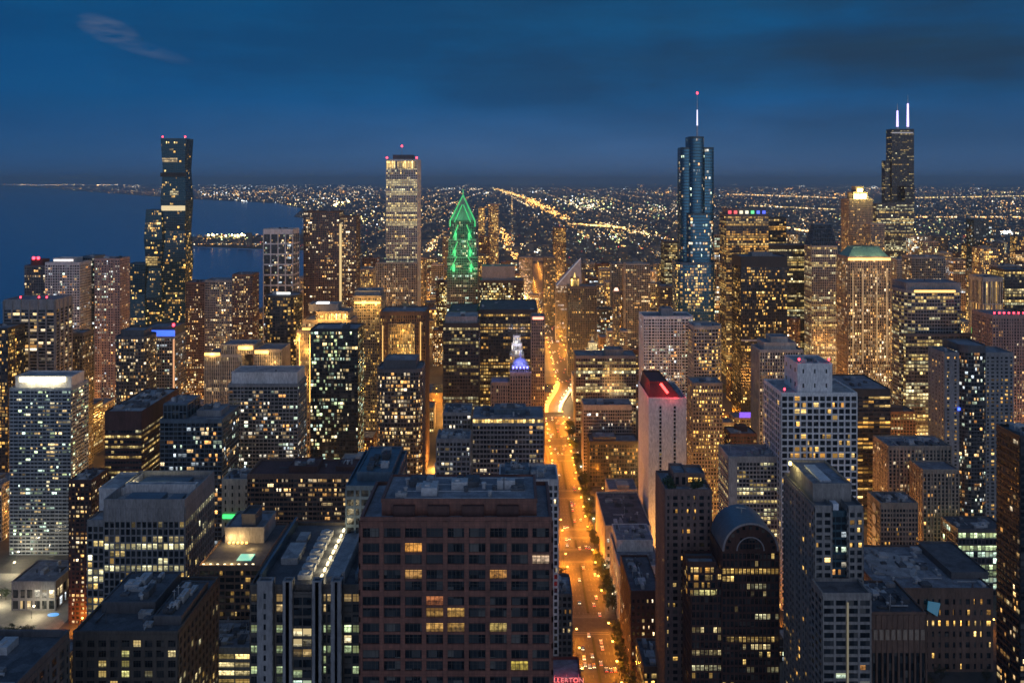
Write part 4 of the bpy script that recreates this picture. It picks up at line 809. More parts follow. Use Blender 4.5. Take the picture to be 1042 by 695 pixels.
# ---- left far group
T('fin_tower', 'grey tower with tall white fins and red roof beacons, at the left edge', 'the white-finned tower', 4, 56, 306, 900, 34, 'grey', S(9.5, 3.3, 1.3, .9, 1.3, .25, 'res', .24, .7, 'warm', 9), cat='apartment tower', yvis=380, clutter=3).add(lambda b, root: beacon(*[(b.X0+x, 902, b.Z1+1) for x in (16, 35, 43)])(b, root))
T('grey_box_tower', 'plain grey box tower half hidden beside the white-finned tower', 'the plain grey box', 60, 84, 340, 952, 24, 'dgrey', S(3, 3.5, .8, 1, .3, .3, 'res', .2, .6, 'warm', 2), yvis=400, clutter=3)
T('left_edge_tower', 'dark tower with warm lit floors cut off by the left edge', 'the dark edge tower', -14, 8, 335, 860, 30, 'dark', S(3, 3.4, .6, 1, .3, .3, 'res', .4, .8, 'gold', 1), cat='apartment tower', yvis=420)
o = T('red_cap_tower', 'dark tower with a red beacon cap, at the far left by the lake', 'the red-capped tower', 25, 46, 271, 1120, 26, 'dgrey', S(3, 3.4, .6, 1, .3, .3, 'res', .2, .7, 'warm', 1), cat='apartment tower', yvis=300)
o.block((o.X0+6, o.X1-5, 1124, 1140), o.Z1, o.Z1+7, None, wall='dred'); o.add(beacon((o.X0+10, 1123, o.Z1+7), (o.X0+16, 1123, o.Z1+7), r=1.6))
o = T('white_lit_top_tower', 'pale tower with a row of white lights on its roof, by the lake', 'the white-lit lakeside tower', 46, 81, 268, 1100, 30, 'white', S(3, 3.3, .8, 1.1, .4, .4, 'res', .22, .7, 'mixed', 2), cat='apartment tower', yvis=320)
o.block((o.X0+8, o.X1-9, 1104, 1126), o.Z1, o.Z1+5, None, wall='white'); o.add(strip('crown_light', o.X0+9, o.X1-10, 1103.6, o.Z1+2.5, o.Z1+4.4, emit('white_row', (1, .85, .75), 1.8), .6))
T('dark_lakeside_tower', 'narrow dark blue tower between two pale lakeside towers', 'the narrow dark lakeside tower', 82, 96, 262, 1130, 30, 'blue', S(2.8, 3.3, .4, .9, .3, .3, 'res', .22, .7, 'mixed', 1), cat='apartment tower', yvis=330, clutter=5)
T('pink_lakeside_tower', 'pinkish concrete tower with scattered lit windows, by the lake', 'the pinkish lakeside tower', 96.5, 122, 264, 1100, 28, 'pink', S(2.8, 3.2, 1.2, 1.3, .35, .35, 'res', .3, .75, 'mixed', 1), cat='apartment tower', yvis=350, clutter=5)
T('dark_rounded_flats', 'dark rounded apartment tower below the lakeside towers', 'the dark rounded flats', 115, 149, 344, 850, 30, 'dgrey', S(2.7, 3.2, .6, 1, .3, .3, 'res', .28, .8, 'warm', 1), cat='apartment tower', yvis=405, round_=(8, (1, 1, 1, 1)), pent=((.15, .85, .2, .8, 6, 'dgrey', None),))
o = T('blue_band_tower', 'grey tower with a bright blue lit band around its top', 'the blue-banded tower', 146, 178, 343, 900, 30, 'grey', S(2.8, 3.2, .6, 1, .3, .3, 'res', .25, .7, 'mixed', 1), cat='apartment tower', yvis=405, clutter=2)
o.block((o.X0+.5, o.X1-.5, 900.5, 929), o.Z1, o.Z1+9, None, wall='dgrey')
o.add(strip('blue_band', o.X0, o.X1, 900, o.Z1+1, o.Z1+7, emit('band_blue', (.03, .14, 1), 1.5), .8)); o.add(beacon((o.X1-3, 904, o.Z1+9), r=1.3))
o.add(piece('corner_light', lambda m: m.box(o.X1-1.5, o.X1-.2, 898.7, 899.4, 30, o.Z1-2), emit('corner_amber', (1, .45, .18), .9)))
# stacked frustum tower
b = Building('stacked_glass_skyscraper', 'tall dark glass skyscraper of three stepped stems by the lake, upper left', 'the stepped glass skyscraper', 'skyscraper', 'teal', ROOFD, yvis=300); b.pane = PANE_DARK
d = 1350; sp_r = S(2.8, 3.6, .25, .8, .15, .2, 'res', .03, .8, 'gold', .5); sp_r2 = S(2.8, 3.6, .25, .8, .15, .2, 'res', .12, .8, 'gold', .5)
def stem(x0, x1, yt, d, dep, ph, lits):
    zt = ZS(yt, d); n = max(1, round(zt/46)); hh = zt/n
    for k in range(n):
        z0 = k*hh; wide = ((k+ph) % 2 == 0); a, c = (0, 2.4) if wide else (2.4, 0)
        X0_, X1_ = XS(x0, d), XS(x1, d)
        b.block(rect(X0_+a, X1_-a, d+a, d+dep-a), z0, z0+hh-.01, sp_r2 if z0 < 230 else sp_r, top=rect(X0_+c, X1_-c, d+c, d+dep-c), roof=(k == n-1), parapet=.8)
stem(163.5, 189, 141.5, 1350, 32, 0, 0); stem(146.5, 165, 214, 1346, 30, 1, 0); stem(129.5, 148, 269, 1342, 30, 0, 0)
b.add(piece('lit_floor', lambda m: m.box(XS(164.5, d)-.4, XS(188, d)+.4, d-.5, d+1, ZS(214.5, d), ZS(209.5, d)), emit('sky_lobby', (1, .78, .38), .8)))
b.add(piece('dark_floor', lambda m: m.box(XS(163.5, d)-.4, XS(189, d)+.4, d-.6, d+1, ZS(180, d), ZS(176, d)), W['black']))
b.add(beacon((XS(165, d), 1352, ZS(141, d)), (XS(188, d), 1352, ZS(141, d)), r=1.0))
b.litpx = [(165, 160, 181, 166, (.8, .55, .25)), (172, 195, 182, 199, (1, .8, .4)), (130, 262, 160, 270, (.9, .6, .2))]
for nm, lb, sh, x0, x1, yt, wl in (('lakefront_slab', 'long brown lakefront slab with small lit windows, right of the stepped glass skyscraper', 'the brown lakefront slab', 189, 208, 288, 'brown'), ('pale_lakefront_slab', 'pale lakefront slab with a flat roof, between two brown lakefront slabs', 'the pale lakefront slab', 208.5, 236, 286, 'grey'), ('tall_lakefront_slab', 'taller brown lakefront slab with red beacons, left of the white-framed glass tower', 'the taller lakefront slab', 236.5, 257, 280, 'brown')):
    T(nm, lb, sh, x0, x1, yt, 1150, 28, wl, S(2.8, 3.2, .8, 1.1, .3, .4, 'res', .33, .75, 'warm', 1.5), cat='apartment tower', yvis=345, clutter=3)
T('white_framed_tower', 'glass tower with white frames every few floors, against the lake', 'the white-framed glass tower', 268, 298, 234, 1200, 34, 'white', S(11, 14, 1.5, 2.0, .6, .5, 'res', 0, .6, 'white', 5), cat='apartment tower', yvis=298, clutter=2)
BLD[-1].blocks[0]['inner'] = S(2.6, 3.4, .2, .8, .12, .18, 'res', .16, .8, 'mixed', 3)
T('round_based_tower', 'dark curved tower with a bright strip on its roof, below the white-framed glass tower', 'the dark curved tower', 268, 302, 302, 960, 34, 'dark', S(2.8, 3.3, .4, 1.0, .3, .4, 'res', .30, .75, 'gold', 1), cat='apartment tower', yvis=360, round_=(10, (1, 1, 1, 1)), clutter=2).add(lambda b, root: piece('roof_light', lambda m: m.box(b.X0+12, b.X1-10, 970, 971.5, b.Z1+1.3, b.Z1+3.5), emit('roof_white', (.95, .95, .85), 2))(b, root))
o = T('twin_dark_flats', 'broad dark apartment tower full of small warm windows, left of the white marble skyscraper', 'the broad dark apartment tower', 309, 345, 216, 1250, 34, 'brown', S(2.9, 3.2, .8, 1.0, .3, .35, 'res', .30, .8, 'warm', 1), cat='apartment tower', yvis=310, clutter=3)
o.block((XS(345.5, 1252), XS(362.5, 1252), 1252, 1284), 0, ZS(221, 1252), S(2.9, 3.2, .8, 1.0, .3, .35, 'res', .30, .8, 'warm', 1), wall='brown')
o.add(piece('stair_light', lambda m: m.box(XS(345.2, 1248), XS(347.4, 1248), 1249, 1249.6, ZS(310, 1248), ZS(228, 1248)), emit('stair_yellow', (1, .72, .28), .8)))
# distant towers in the haze
for nm, lb, sh, x0, x1, yt, d_, wl, sp_ in (
    ('dark_loop_tower', 'dark office tower right of the rainbow-topped tower', 'the dark office tower', 782, 800, 222, 1500, 'dark', S(3, 3.9, .5, 1, .3, .3, 'off', .5, .7, 'gold', 2)),
    ('wide_loop_block', 'wide black block with a blue roof behind the black box tower', 'the wide black block', 780, 824, 250, 1420, 'black', S(3, 3.9, .5, 1, .3, .3, 'off', .45, .8, 'office', 6)),
    ('grey_loop_tower', 'grey tower between the gold-lit green-roofed tower and the yellow-crowned tower', 'the grey loop tower', 886, 900, 228, 1800, 'grey', S(3, 3.9, .6, 1, .3, .3, 'res', .4, .7, 'gold', 2)),
    ('lit_loop_block', 'broad block of lit floors in front of the black twin-antenna tower', 'the lit block below the antennas', 892, 930, 208, 2000, 'dgrey', S(3, 3.9, .5, 1, .3, .3, 'off', .6, .8, 'office', 1)),
    ('peaked_loop_block', 'grey block with a pitched metal roof, right of the lit block below the antennas', 'the pitched-roof block', 928, 962, 262, 1350, 'grey', S(3, 3.8, .6, 1, .3, .3, 'res', .35, .7, 'warm', 2)),
    ('cyan_glass_tower', 'pale cyan glass tower on the right skyline', 'the cyan glass tower', 991, 1013, 224, 2050, 'teal', S(3, 3.9, .3, .7, .2, .2, 'res', .12, .6, 'mixed', 1)),
    ('columned_block', 'pale block with tall lit columns, right of the gold-banded rounded tower', 'the columned block', 1000, 1020, 283, 1150, 'pale', S(3.4, 30, 1.2, 1.5, .7, .4, 'res', .4, .5, 'gold', 4)),
    ('right_edge_block', 'dark block with bright yellow floors at the right edge', 'the right-edge lit block', 1022, 1048, 275, 1200, 'dark', S(3, 3.9, .4, 1.1, .3, .3, 'off', .6, .9, 'office', 2)),
    ('dark_waterfront_tower', 'dark tower behind the slim round tower, right of the avenue', 'the dark river tower', 672, 690, 292, 1370, 'dgrey', S(3, 3.5, .6, 1, .3, .3, 'res', .3, .7, 'gold', 2)),
    ('yellow_lit_river_block', 'block of yellow lit floors left of the blue spired tower', 'the yellow river block', 676, 694, 246, 1560, 'dark', S(3, 3.9, .5, 1, .3, .3, 'off', .7, .7, 'office', 3)),
    ('brick_loft_tower', 'brown tower standing against the expressway lights', 'the brown expressway tower', 563, 576, 232, 2500, 'brown', S(3, 3.6, .7, 1, .3, .3, 'res', .3, .8, 'gold', 2)),
    ('purple_roof_block', 'grey block with a small violet roof light, left of the brown expressway tower', 'the violet-lit block', 528, 542, 262, 2300, 'grey', S(3, 3.6, .7, 1, .3, .3, 'res', .3, .7, 'white', 2)),
    ('dark_twin_block', 'dark tower left of the diamond-roofed tower', 'the dark tower by the diamond roof', 553, 565, 262, 1900, 'dgrey', S(3, 3.6, .7, 1, .3, .3, 'res', .2, .7, 'gold', 2)),
    ('spindle_tower', 'thin pale tower with pink lit balconies, right of the green-lit pointed tower', 'the thin pale tower', 497, 507, 208, 2200, 'pink', S(3, 3.6, .7, 1, .3, .3, 'res', .45, .8, 'gold', 1)),
    ('second_spindle_tower', 'thinner tower with a warm lit edge, right beside the green-lit pointed tower', 'the warm-edged tower', 487, 493, 212, 2150, 'tan', S(3, 3.6, .7, 1, .3, .3, 'res', .6, .9, 'gold', 1))):
    T(nm, lb, sh, x0, x1, yt, d_, 34, wl, sp_, yvis=yt+16, nwin=0, clutter=2)
# ================================================================ FILLER CITY BLOCKS
COAST = [(-640, -500), (-640, 1500), (-610, 2600), (-700, 3300), (-900, 3900), (-1750, 4250), (-1800, 4900), (-1150, 5200), (-1250, 6300), (-1900, 7600), (-2350, 9800), (-3200, 12000), (-5600, 15000), (-9500, 21000), (-15500, 30000), (-24500, 45000), (-36000, 61000), (-70000, 63000), (-125000, 64000)]
def coast_x(y):
    ys = [p[1] for p in COAST]
    for (x0, y0), (x1, y1) in zip(COAST, COAST[1:]):
        if y0 <= y <= y1: return x0+(x1-x0)*(y-y0)/(y1-y0)
    return COAST[-1][0]
WID, HEI = 1042, 695
ZB = np.full((HEI, WID), 1e9, dtype=np.float32); ZW = np.full((HEI, WID), -1, dtype=np.int32)
def zpaint(x0, x1, y0, y1, z1, idx, write=True):
    n = 0
    for yy in (y1, (y0+y1)/2, y0):
        a, t = proj((x0, yy, z1)); c, bt = proj((x1, yy, 0))
        ia, ic, it, ib = max(0, int(round(a))), min(WID, int(round(c))), max(0, int(round(t))), min(HEI, int(round(bt)))
        if ia >= ic or it >= ib: continue
        sub = ZB[it:ib, ia:ic]; msk = sub > yy
        n = max(n, int(msk.sum()))
        if write: sub[msk] = yy; ZW[it:ib, ia:ic][msk] = idx
    return n
for i, (x0, x1, y0, y1, z1, who) in enumerate(REG): zpaint(x0, x1, y0, y1, z1, i)
HX = []
for b in BLD:
    d = b.y0; HX.append((PX+FOC*b.x0/b.y0, PX+FOC*b.x1/b.y0, b.y0, b.yvis if b.yvis else 9999, b))
HX += [(506, 530, 3400, 266, None), (540, 560, 3300, 300, None), (80, 122, 1280, 411, None), (168, 208, 1280, 411, None), (356, 388, 1280, 412, None), (428, 452, 1280, 414, None)]
rngF = random.Random(77)
FILL = []
STREETX = (250, 280)
def blocked(x0, x1, y0, y1, m=3):
    if x0 < 84 and x1 > 30 and y0 < 1420: return True
    if 1300 <= y0 < 3400 and x0 < 102 and x1 > 62: return True
    if 2600 < y0 < 3600 and x0 < 20 and x1 > -34: return True
    if y1 > 925 and y0 < 1300 and x0 < STREETX[1] and x1 > STREETX[0]: return True
    if y1 > 1290 and y0 < 1360 and x1 > -250: return True
    if y1 > 1205 and y0 < 1292 and x0 < 36: return True
    if x0 < -312 and y0 < 736 and y1 > 500: return True
    if 140 < x1 and x0 < 345 and y0 < 555: return True
    if y0 < 1200 and -430 < x1 and x0 < 565:
        for (a, b_) in ((610, 628), (724, 742), (772, 786), (868, 884), (984, 1000), (1040, 1062), (1164, 1182)):
            if y0 < b_+3 and y1 > a-3: return True
    for (a, b_, c, d_, z, w_) in REG:
        if x0 < b_+m and x1 > a-m and y0 < d_+m and y1 > c-m: return True
    return False
def skyline(px, Y):
    # how high the general roofscape reaches in the photograph
    if px < 120: lim = 300
    elif px < 300: lim = 292
    elif px < 450: lim = 262
    elif px < 560: lim = 240
    elif px < 690: lim = 268
    elif px < 860: lim = 238
    else: lim = 240
    return lim
xs = np.arange(-640, 2100, 112)
for Y0 in list(np.arange(470, 3300, 96)):
    for X0 in xs:
        for sx in range(2):
            for sy in range(2):
                wx = rngF.uniform(22, 44); wy = rngF.uniform(20, 34)
                x0 = X0+6+sx*50+rngF.uniform(-2, 4); y0 = Y0+6+sy*42+rngF.uniform(-2, 4); x1, y1 = x0+wx, y0+wy
                pa, pb = PX+FOC*x0/y0, PX+FOC*x1/y0
                if pb < -5 or pa > 1047: continue
                if x0 < coast_x(y0)+25: continue
                if x0 < -420 and y0 > 1500 or (x0 < -300 and y0 > 1750): 
                    continue          # the lakefront park stays open
                if blocked(x0, x1, y0, y1): continue
                ymin = skyline((pa+pb)/2, y0)
                for (ha, hb, hd, hy, hb_) in HX:
                    if hd > y0-5 and pa < hb and pb > ha: ymin = max(ymin, hy)
                zmax = ZS(ymin, y0)
                h = rngF.choice((14, 20, 28, 36, 48, 60, 75, 95, 120)) if y0 > 650 else rngF.choice((8, 12, 18, 26))
                if y0 > 1400 and (x0 > 150 or x0 < 60) and y0 < 2600: h *= rngF.uniform(.9, 1.9)
                if y0 > 2600: h *= .45
                h = min(h, zmax-2)
                if y0 < 800 and x0 > 30 and x0 < 300: h = min(h, 30)
                if h < 6: continue
                FILL.append((x0, x1, y0, y1, h))
FILL.sort(key=lambda f: f[2])
kept = []
for f in FILL:
    n = zpaint(*f, 100000+len(kept))
    if n >= 14: kept.append(f)
score = []
for i, f in enumerate(kept): score.append(int((ZW == 100000+i).sum()))
order = sorted(range(len(kept)), key=lambda i: -score[i])[:285]
order = sorted(i for i in order if score[i] >= 10)
0 and print('FILLERS', len(FILL), len(kept), len(order))

# ================================================================ BUILD EVERY HERO
def pane_visible(p, c):
    x, y = proj(c); ix, iy = int(x), int(y)
    if not (0 <= ix < WID and 0 <= iy < HEI): return False
    return c[1] <= ZB[iy, ix]+6
def roofs(blk, mb, z):
    poly = blk['top']; n = len(poly); h = blk['parapet']
    mb.face([(p[0], p[1], z) for p in poly], 0)
    cx = sum(p[0] for p in poly)/n; cy_ = sum(p[1] for p in poly)/n
    for i in range(n):
        a, b_ = poly[i], poly[(i+1) % n]
        def ins(p, t):
            dx, dy = cx-p[0], cy_-p[1]; L_ = math.hypot(dx, dy) or 1; return (p[0]+dx/L_*t, p[1]+dy/L_*t)
        a1, b1 = ins(a, .7), ins(b_, .7); a0, b0 = ins(a, -.25), ins(b_, -.25)
        mb.hexa([(a0[0], a0[1], z-.6), (b0[0], b0[1], z-.6), (b1[0], b1[1], z-.6), (a1[0], a1[1], z-.6), (a0[0], a0[1], z+h), (b0[0], b0[1], z+h), (b1[0], b1[1], z+h), (a1[0], a1[1], z+h)], 1)
MESHC = {}
def window_obj(pts, col, root, origin, pane):
    c = sum((Vector(p) for p in pts), Vector())/4
    loc = [Vector(p)-c for p in pts]; key = (pane.name,)+tuple(round(v, 2) for p in loc for v in p)
    me = MESHC.get(key)
    if me is None:
        me = bpy.data.meshes.new('window'); me.from_pydata([tuple(p) for p in loc], [], [(0, 1, 2, 3)]); me.materials.append(pane); MESHC[key] = me; uv = me.uv_layers.new(name='UVMap'); uv.data.foreach_set('uv', [0, 0, 1, 0, 1, 1, 0, 1])
    o = bpy.data.objects.new('window', me); COL.objects.link(o); o.parent = root; o.location = c-origin; o.color = tuple(col)+(1,)
def clutter(b, root, roof, rng):
    blk = max(b.blocks, key=lambda k: k['z1']) if len(b.blocks) > 1 and b.clutter else b.blocks[0]
    near = b.y0 < 720 and b.clutter
    for q in range(b.clutter*(4 if near else 1)+(14 if near and b.y0 < 460 else 0)):
        blk = rng.choice(b.blocks[:1]+[k for k in b.blocks[1:] if k['roof'] and k['parapet'] < 1]) if len(b.blocks) > 1 else b.blocks[0]
        xs_ = [p[0] for p in blk['top']]; ys_ = [p[1] for p in blk['top']]; z = blk['z1']
        x0, x1, y0, y1 = min(xs_)+2, max(xs_)-2, min(ys_)+2, max(ys_)-2
        if x1-x0 < 4 or y1-y0 < 4: continue
        wx, wy, hz_ = rng.uniform(1.4, min(7, (x1-x0)*.4)), rng.uniform(1.4, min(8, (y1-y0)*.4)), rng.uniform(.9, 2.8)
        x = rng.uniform(x0, x1-wx); y = rng.uniform(y0, y1-wy); m = MB()
        k = rng.random()
        hit = any(o_ is not blk and o_['z0'] <= z+1 < o_['z1'] and min(p[0] for p in o_['poly']) < x+wx and max(p[0] for p in o_['poly']) > x and min(p[1] for p in o_['poly']) < y+wy and max(p[1] for p in o_['poly']) > y for o_ in b.blocks)
        if hit: continue
        if k < .55:
            m.box(x, x+wx, y, y+wy, z, z+hz_); m.box(x+wx*.2, x+wx*.5, y+wy*.2, y+wy*.6, z+hz_, z+hz_+.5); nm = 'air_handler'
        elif k < .78:
            m.cyl(x+.7, y+.7, z, z+hz_, .6, .6, 8); m.cyl(x+.7, y+.7, z+hz_, z+hz_+.3, .9, .7, 8); nm = 'vent_stack'
        elif k < .93:
            L_ = min(x1-x, rng.uniform(5, 16)); L2 = min(y1-y, rng.uniform(5, 16))
            if rng.random() < .5: m.box(x, x+L_, y, y+.55, z+.35, z+.9); m.box(x, x+.3, y+.1, y+.4, z, z+.35); m.box(x+L_-.3, x+L_, y+.1, y+.4, z, z+.35)
            else: m.box(x, x+.55, y, y+L2, z+.35, z+.9); m.box(x+.1, x+.4, y, y+.3, z, z+.35); m.box(x+.1, x+.4, y+L2-.3, y+L2, z, z+.35)
            nm = 'duct'
        else:
            m.bar((x, y, z), (x, y, z+hz_*2.4), .12); m.bar((x-.8, y, z+hz_*2), (x+.8, y, z+hz_*2), .08); nm = 'aerial'
        m.build(nm, rng.choice((METAL, ROOFD, ROOFL)), roof)
def finish_building(b):
    rng = random.Random(b.seed)
    origin = Vector(((b.x0+b.x1)/2, (b.y0+b.y1)/2, 0))
    root = empty(b.name, origin, b.label, b.cat, b.group)
    wallm = []; wall, sub, panes = MB(), MB(), []
    def mi(nm):
        m = W[nm or b.wallname]
        if m not in wallm: wallm.append(m)
        return wallm.index(m)
    roofmb = {}
    for blk in b.blocks:
        wm = mi(blk['wall']); bot, top, z0, z1 = blk['poly'], blk['top'], blk['z0'], blk['z1']; n = len(bot)
        wall.prism(bot, top, z0, z1, wm, cap=True)
        if blk['sp']:
            for i in range(n):
                j = (i+1) % n
                p0, p1, q0, q1 = (bot[i][0], bot[i][1], z0), (bot[j][0], bot[j][1], z0), (top[i][0], top[i][1], z1), (top[j][0], top[j][1], z1)
                nrm = (p1[1]-p0[1], p0[0]-p1[0])
                if blk.get('slots'):
                    if nrm[1] < 0 and abs(nrm[0]) < 1:
                        for sx in blk['slotx']:
                            for k in range(int(z1/3.3)-3):
                                zz = z1-6-k*3.3; panes.append(([Vector((sx-.9, b.Y0-.05, zz-2.3)), Vector((sx+.9, b.Y0-.05, zz-2.3)), Vector((sx+.9, b.Y0-.05, zz)), Vector((sx-.9, b.Y0-.05, zz))], (.5, .35, .15) if rng.random() < .05 else (0, 0, 0), Vector((0, -1, 0))))
                            wall.box(sx-1.3, sx-.95, b.Y0-.4, b.Y0-.02, 0, z1-5, wm); wall.box(sx+.95, sx+1.3, b.Y0-.4, b.Y0-.02, 0, z1-5, wm)
                    continue
                if blk.get('inner'):
                    facade(wall, [], p0, p1, q0, q1, blk['sp'], rng, wm); facade(wall, panes, p0, p1, q0, q1, blk['inner'], rng, mi('dark')); continue
                facade(wall, panes, p0, p1, q0, q1, blk['sp'], rng, wm, sub)
        if blk['roof']: roofmb.setdefault((blk['roofm'] or b.roofm).name+'|'+(blk['wall'] or b.wallname), []).append(blk)
    wall.build('wall', wallm, root)
    if sub.f: sub.build('glazing_bars', W['dark'], root)
    first = None
    for key, bl in roofmb.items():
        for blk in bl:
            m = MB(); roofs(blk, m, blk['z1']+.02)
            r = m.build('roof', [blk['roofm'] or b.roofm, W[blk['wall'] or b.wallname]], root); first = first or r
    # windows: the hundred that show largest are parts of their own, the rest one part
    P2 = []
    for pts, c, N in panes:
        cen = (pts[0]+pts[2])/2
        for (xa, ya, xb, yb, cc) in b.litpx:
            x, y = proj(cen)
            if xa <= x <= xb and ya <= y <= yb and N.y < -.5:
                k = rng.uniform(.55, 1.2); c = tuple(v*k for v in cc)
        vis = N.y < -.25 and pane_visible(pts, cen)
        area = (pts[1]-pts[0]).length*(pts[3]-pts[0]).length*abs(N.y)/(cen.y**2) if vis else 0
        P2.append((area, pts, c))
    P2.sort(key=lambda t: -t[0])
    own = [t for t in P2[:b.nwin] if t[0] > 0] if b.nwin and b.y0 < 1300 else []
    for t in own: window_obj(t[1], t[2], root, origin, b.pane)
    rest = MB()
    for t in P2[len(own):]: rest.face(t[1], 0, t[2])
    if rest.f:
        ob = rest.build('windows', b.pane, root, origin=origin, attr=True); ob['kind'] = 'stuff'
    if first: clutter(b, root, first, rng)
    for fn in b.extra: fn(b, root)
    return root
for b in BLD: finish_building(b)

# ================================================================ FILLER BUILDINGS: one mesh each
WNAMES = [('grey', 'grey concrete'), ('brown', 'brown brick'), ('tan', 'tan stone'), ('dgrey', 'dark grey'), ('pale', 'pale stone'), ('dred', 'dark red brick'), ('dark', 'dark bronze'), ('white', 'white concrete')]
used = {}
HEROPX = [((PX+FOC*(b.x0+b.x1)/2/b.y0), ZS(0, 1) and (PY+FOC*(EYE-max(k['z1'] for k in b.blocks))/b.y0), b) for b in BLD if -20 < PX+FOC*(b.x0+b.x1)/2/b.y0 < 1060]
def filler_label(i, f, tone, lit, rng):
    x0, x1, y0, y1, h = f
    ys, xs_ = np.nonzero(ZW == 100000+i); px, py = xs_.mean(), ys.mean()
    near = sorted(HEROPX, key=lambda t: (t[0]-px)**2+1.6*(min(max(py, t[1]), t[1]+70)-py)**2)
    size = 'low' if h < 22 else ('mid-rise' if h < 60 else 'tall')
    def rel(t):
        if py < t[1]-6: return 'beyond'
        if abs(px-t[0]) < 10: return 'behind' if y0 > t[2].y0 else 'in front of'
        return 'left of' if px < t[0] else 'right of'
    for k in range(0, 6):
        for a in ('%s %s block with %s windows %s %s' % (size, tone, lit, rel(near[k]), near[k][2].short),):
            if a not in used and len(a.split()) <= 16: used[a] = 1; return a
    a = '%s %s block %s %s and %s %s' % (size, tone, rel(near[0]), near[0][2].short.replace('the ', '', 1) and near[0][2].short, rel(near[1]), near[1][2].short)
    if a in used or len(a.split()) > 16:
        for k in range(1, 12):
            a = '%s %s block with %s windows, %s from %s' % (size, tone, lit, ['second', 'third', 'fourth', 'fifth', 'sixth', 'seventh', 'eighth', 'ninth', 'tenth', 'eleventh', 'twelfth'][k-1], near[0][2].short)
            if a not in used and len(a.split()) <= 16: break
    used[a] = 1; return a
for i in order:
    x0, x1, y0, y1, h = kept[i]; rng = random.Random(900+i)
    wn, tone = rng.choice(WNAMES[:6] if y0 > 900 else WNAMES)
    p = rng.choice((.12, .2, .3, .42)); lit = {.12: 'few lit', .2: 'scattered lit', .3: 'many lit', .42: 'crowded lit'}[p]
    mode = rng.choice(('res', 'res', 'off')); big = 1.0 if y0 < 1600 else 1.25
    p = p*1.2 if y0 > 900 else p
    sp = S(rng.uniform(2.6, 3.4)*big, rng.uniform(3.2, 3.8)*big, rng.uniform(.5, 1.2), rng.uniform(.8, 1.3), .3, .3, mode, p*(1.15 if y0 > 1000 else .8), rng.uniform(.8, 1.35), rng.choice(('warm', 'gold', 'mixed', 'office', 'gold')), 1.2)
    wall, panes = MB(), []
    cx, cy_ = (x0+x1)/2, (y0+y1)/2
    wall.prism(rect(x0, x1, y0, y1), rect(x0, x1, y0, y1), 0, h, 0, True, 2)
    for a, b_ in (((x0, y0), (x1, y0)), ((x1, y0), (x1, y1)), ((x1, y1), (x0, y1)), ((x0, y1), (x0, y0))):
        facade(wall, panes, (a[0], a[1], 0), (b_[0], b_[1], 0), (a[0], a[1], h), (b_[0], b_[1], h), sp, rng)
    for e in ((x0, x1, y0, y0+.6), (x0, x1, y1-.6, y1), (x0, x0+.6, y0+.6, y1-.6), (x1-.6, x1, y0+.6, y1-.6)): wall.box(*e, h, h+1.1, 0)
    fx, fy = rng.uniform(.1, .4), rng.uniform(.1, .4)
    wall.box(x0+(x1-x0)*fx, x0+(x1-x0)*(fx+.4), y0+(y1-y0)*fy, y0+(y1-y0)*(fy+.45), h, h+rng.uniform(2.5, 5), 0)
    for _ in range(4):
        ax_, ay_ = rng.uniform(x0+2, x1-5), rng.uniform(y0+2, y1-5); wall.box(ax_, ax_+rng.uniform(1.5, 4), ay_, ay_+rng.uniform(1.5, 4), h, h+rng.uniform(1, 2), 3)
    for pts, c, N in panes: wall.face(pts, 1, c)
    o = wall.build('city_block', [W[wn], PANE, rng.choice((ROOF, ROOFD, ROOFL, ROOF)), METAL], None, (cx, cy_, 0), attr=True)
    tag(o, filler_label(i, kept[i], tone, lit, rng), 'building', 'smaller blocks between the towers')

# ================================================================ GROUND, WATER, ROADS
def flat(name, pts, z, mat, kind='structure'):
    m = MB(); m.face([(x, y, z) for x, y in pts]); o = m.build(name, mat); o['kind'] = kind; return o
GROUND = wallmat('city_ground', (.075, .072, .070), .9, .4, .01, streak=False)
land = [(120000, -500), (120000, 120000), (-125000, 120000)]+COAST[::-1]
flat('ground', land, 0, GROUND)
def watermat(nm='lake_water', col=(.002, .155, .33, 1)):
    m, nt, b = newmat(nm)
    b.inputs['Base Color'].default_value = col; b.inputs['Roughness'].default_value = .15; b.inputs['IOR'].default_value = 1.33
    tc = nt.nodes.new('ShaderNodeTexCoord'); n = nn(nt, 'ShaderNodeTexNoise'); nt.links.new(tc.outputs['Object'], n.inputs['Vector']); n.inputs['Scale'].default_value = .05; n.inputs['Detail'].default_value = 4
    bp = nt.nodes.new('ShaderNodeBump'); bp.inputs['Strength'].default_value = .35; bp.inputs['Distance'].default_value = 3; nt.links.new(n.outputs[0], bp.inputs['Height']); nt.links.new(bp.outputs[0], b.inputs['Normal'])
    return m
WATER = watermat()
flat('lake', COAST+[(-125000, -500)], -2, WATER)
flat('river', rect(-250, 1500, 1296, 1352), .02, watermat('river_water', (.004, .012, .018, 1)))
ROAD = wallmat('asphalt', (.075, .072, .068), .75, .35, .3, streak=False)
PAVE = wallmat('pavement', (.12, .115, .11), .85, .3, .5, streak=False)
PAINT = wallmat('road_paint', (.30, .29, .27), .7, .15, 1, streak=False)
def kerbed(name, x0, x1, y0, y1):
    m = MB(); m.box(x0, x1, y0, y1, 0, .14); o = m.build(name, PAVE); o['kind'] = 'structure'; return o
flat('avenue', rect(43, 67.5, 440, 1164), .012, ROAD)
flat('far_avenue', rect(69, 95, 1352, 3400), .012, ROAD)
for a_, b_ in ((62, 69), (95, 102)):
    m = MB(); m.box(a_, b_, 1362, 3400, 0, .14); m.build('pavement', PAVE)['kind'] = 'structure'
bridge = MB()
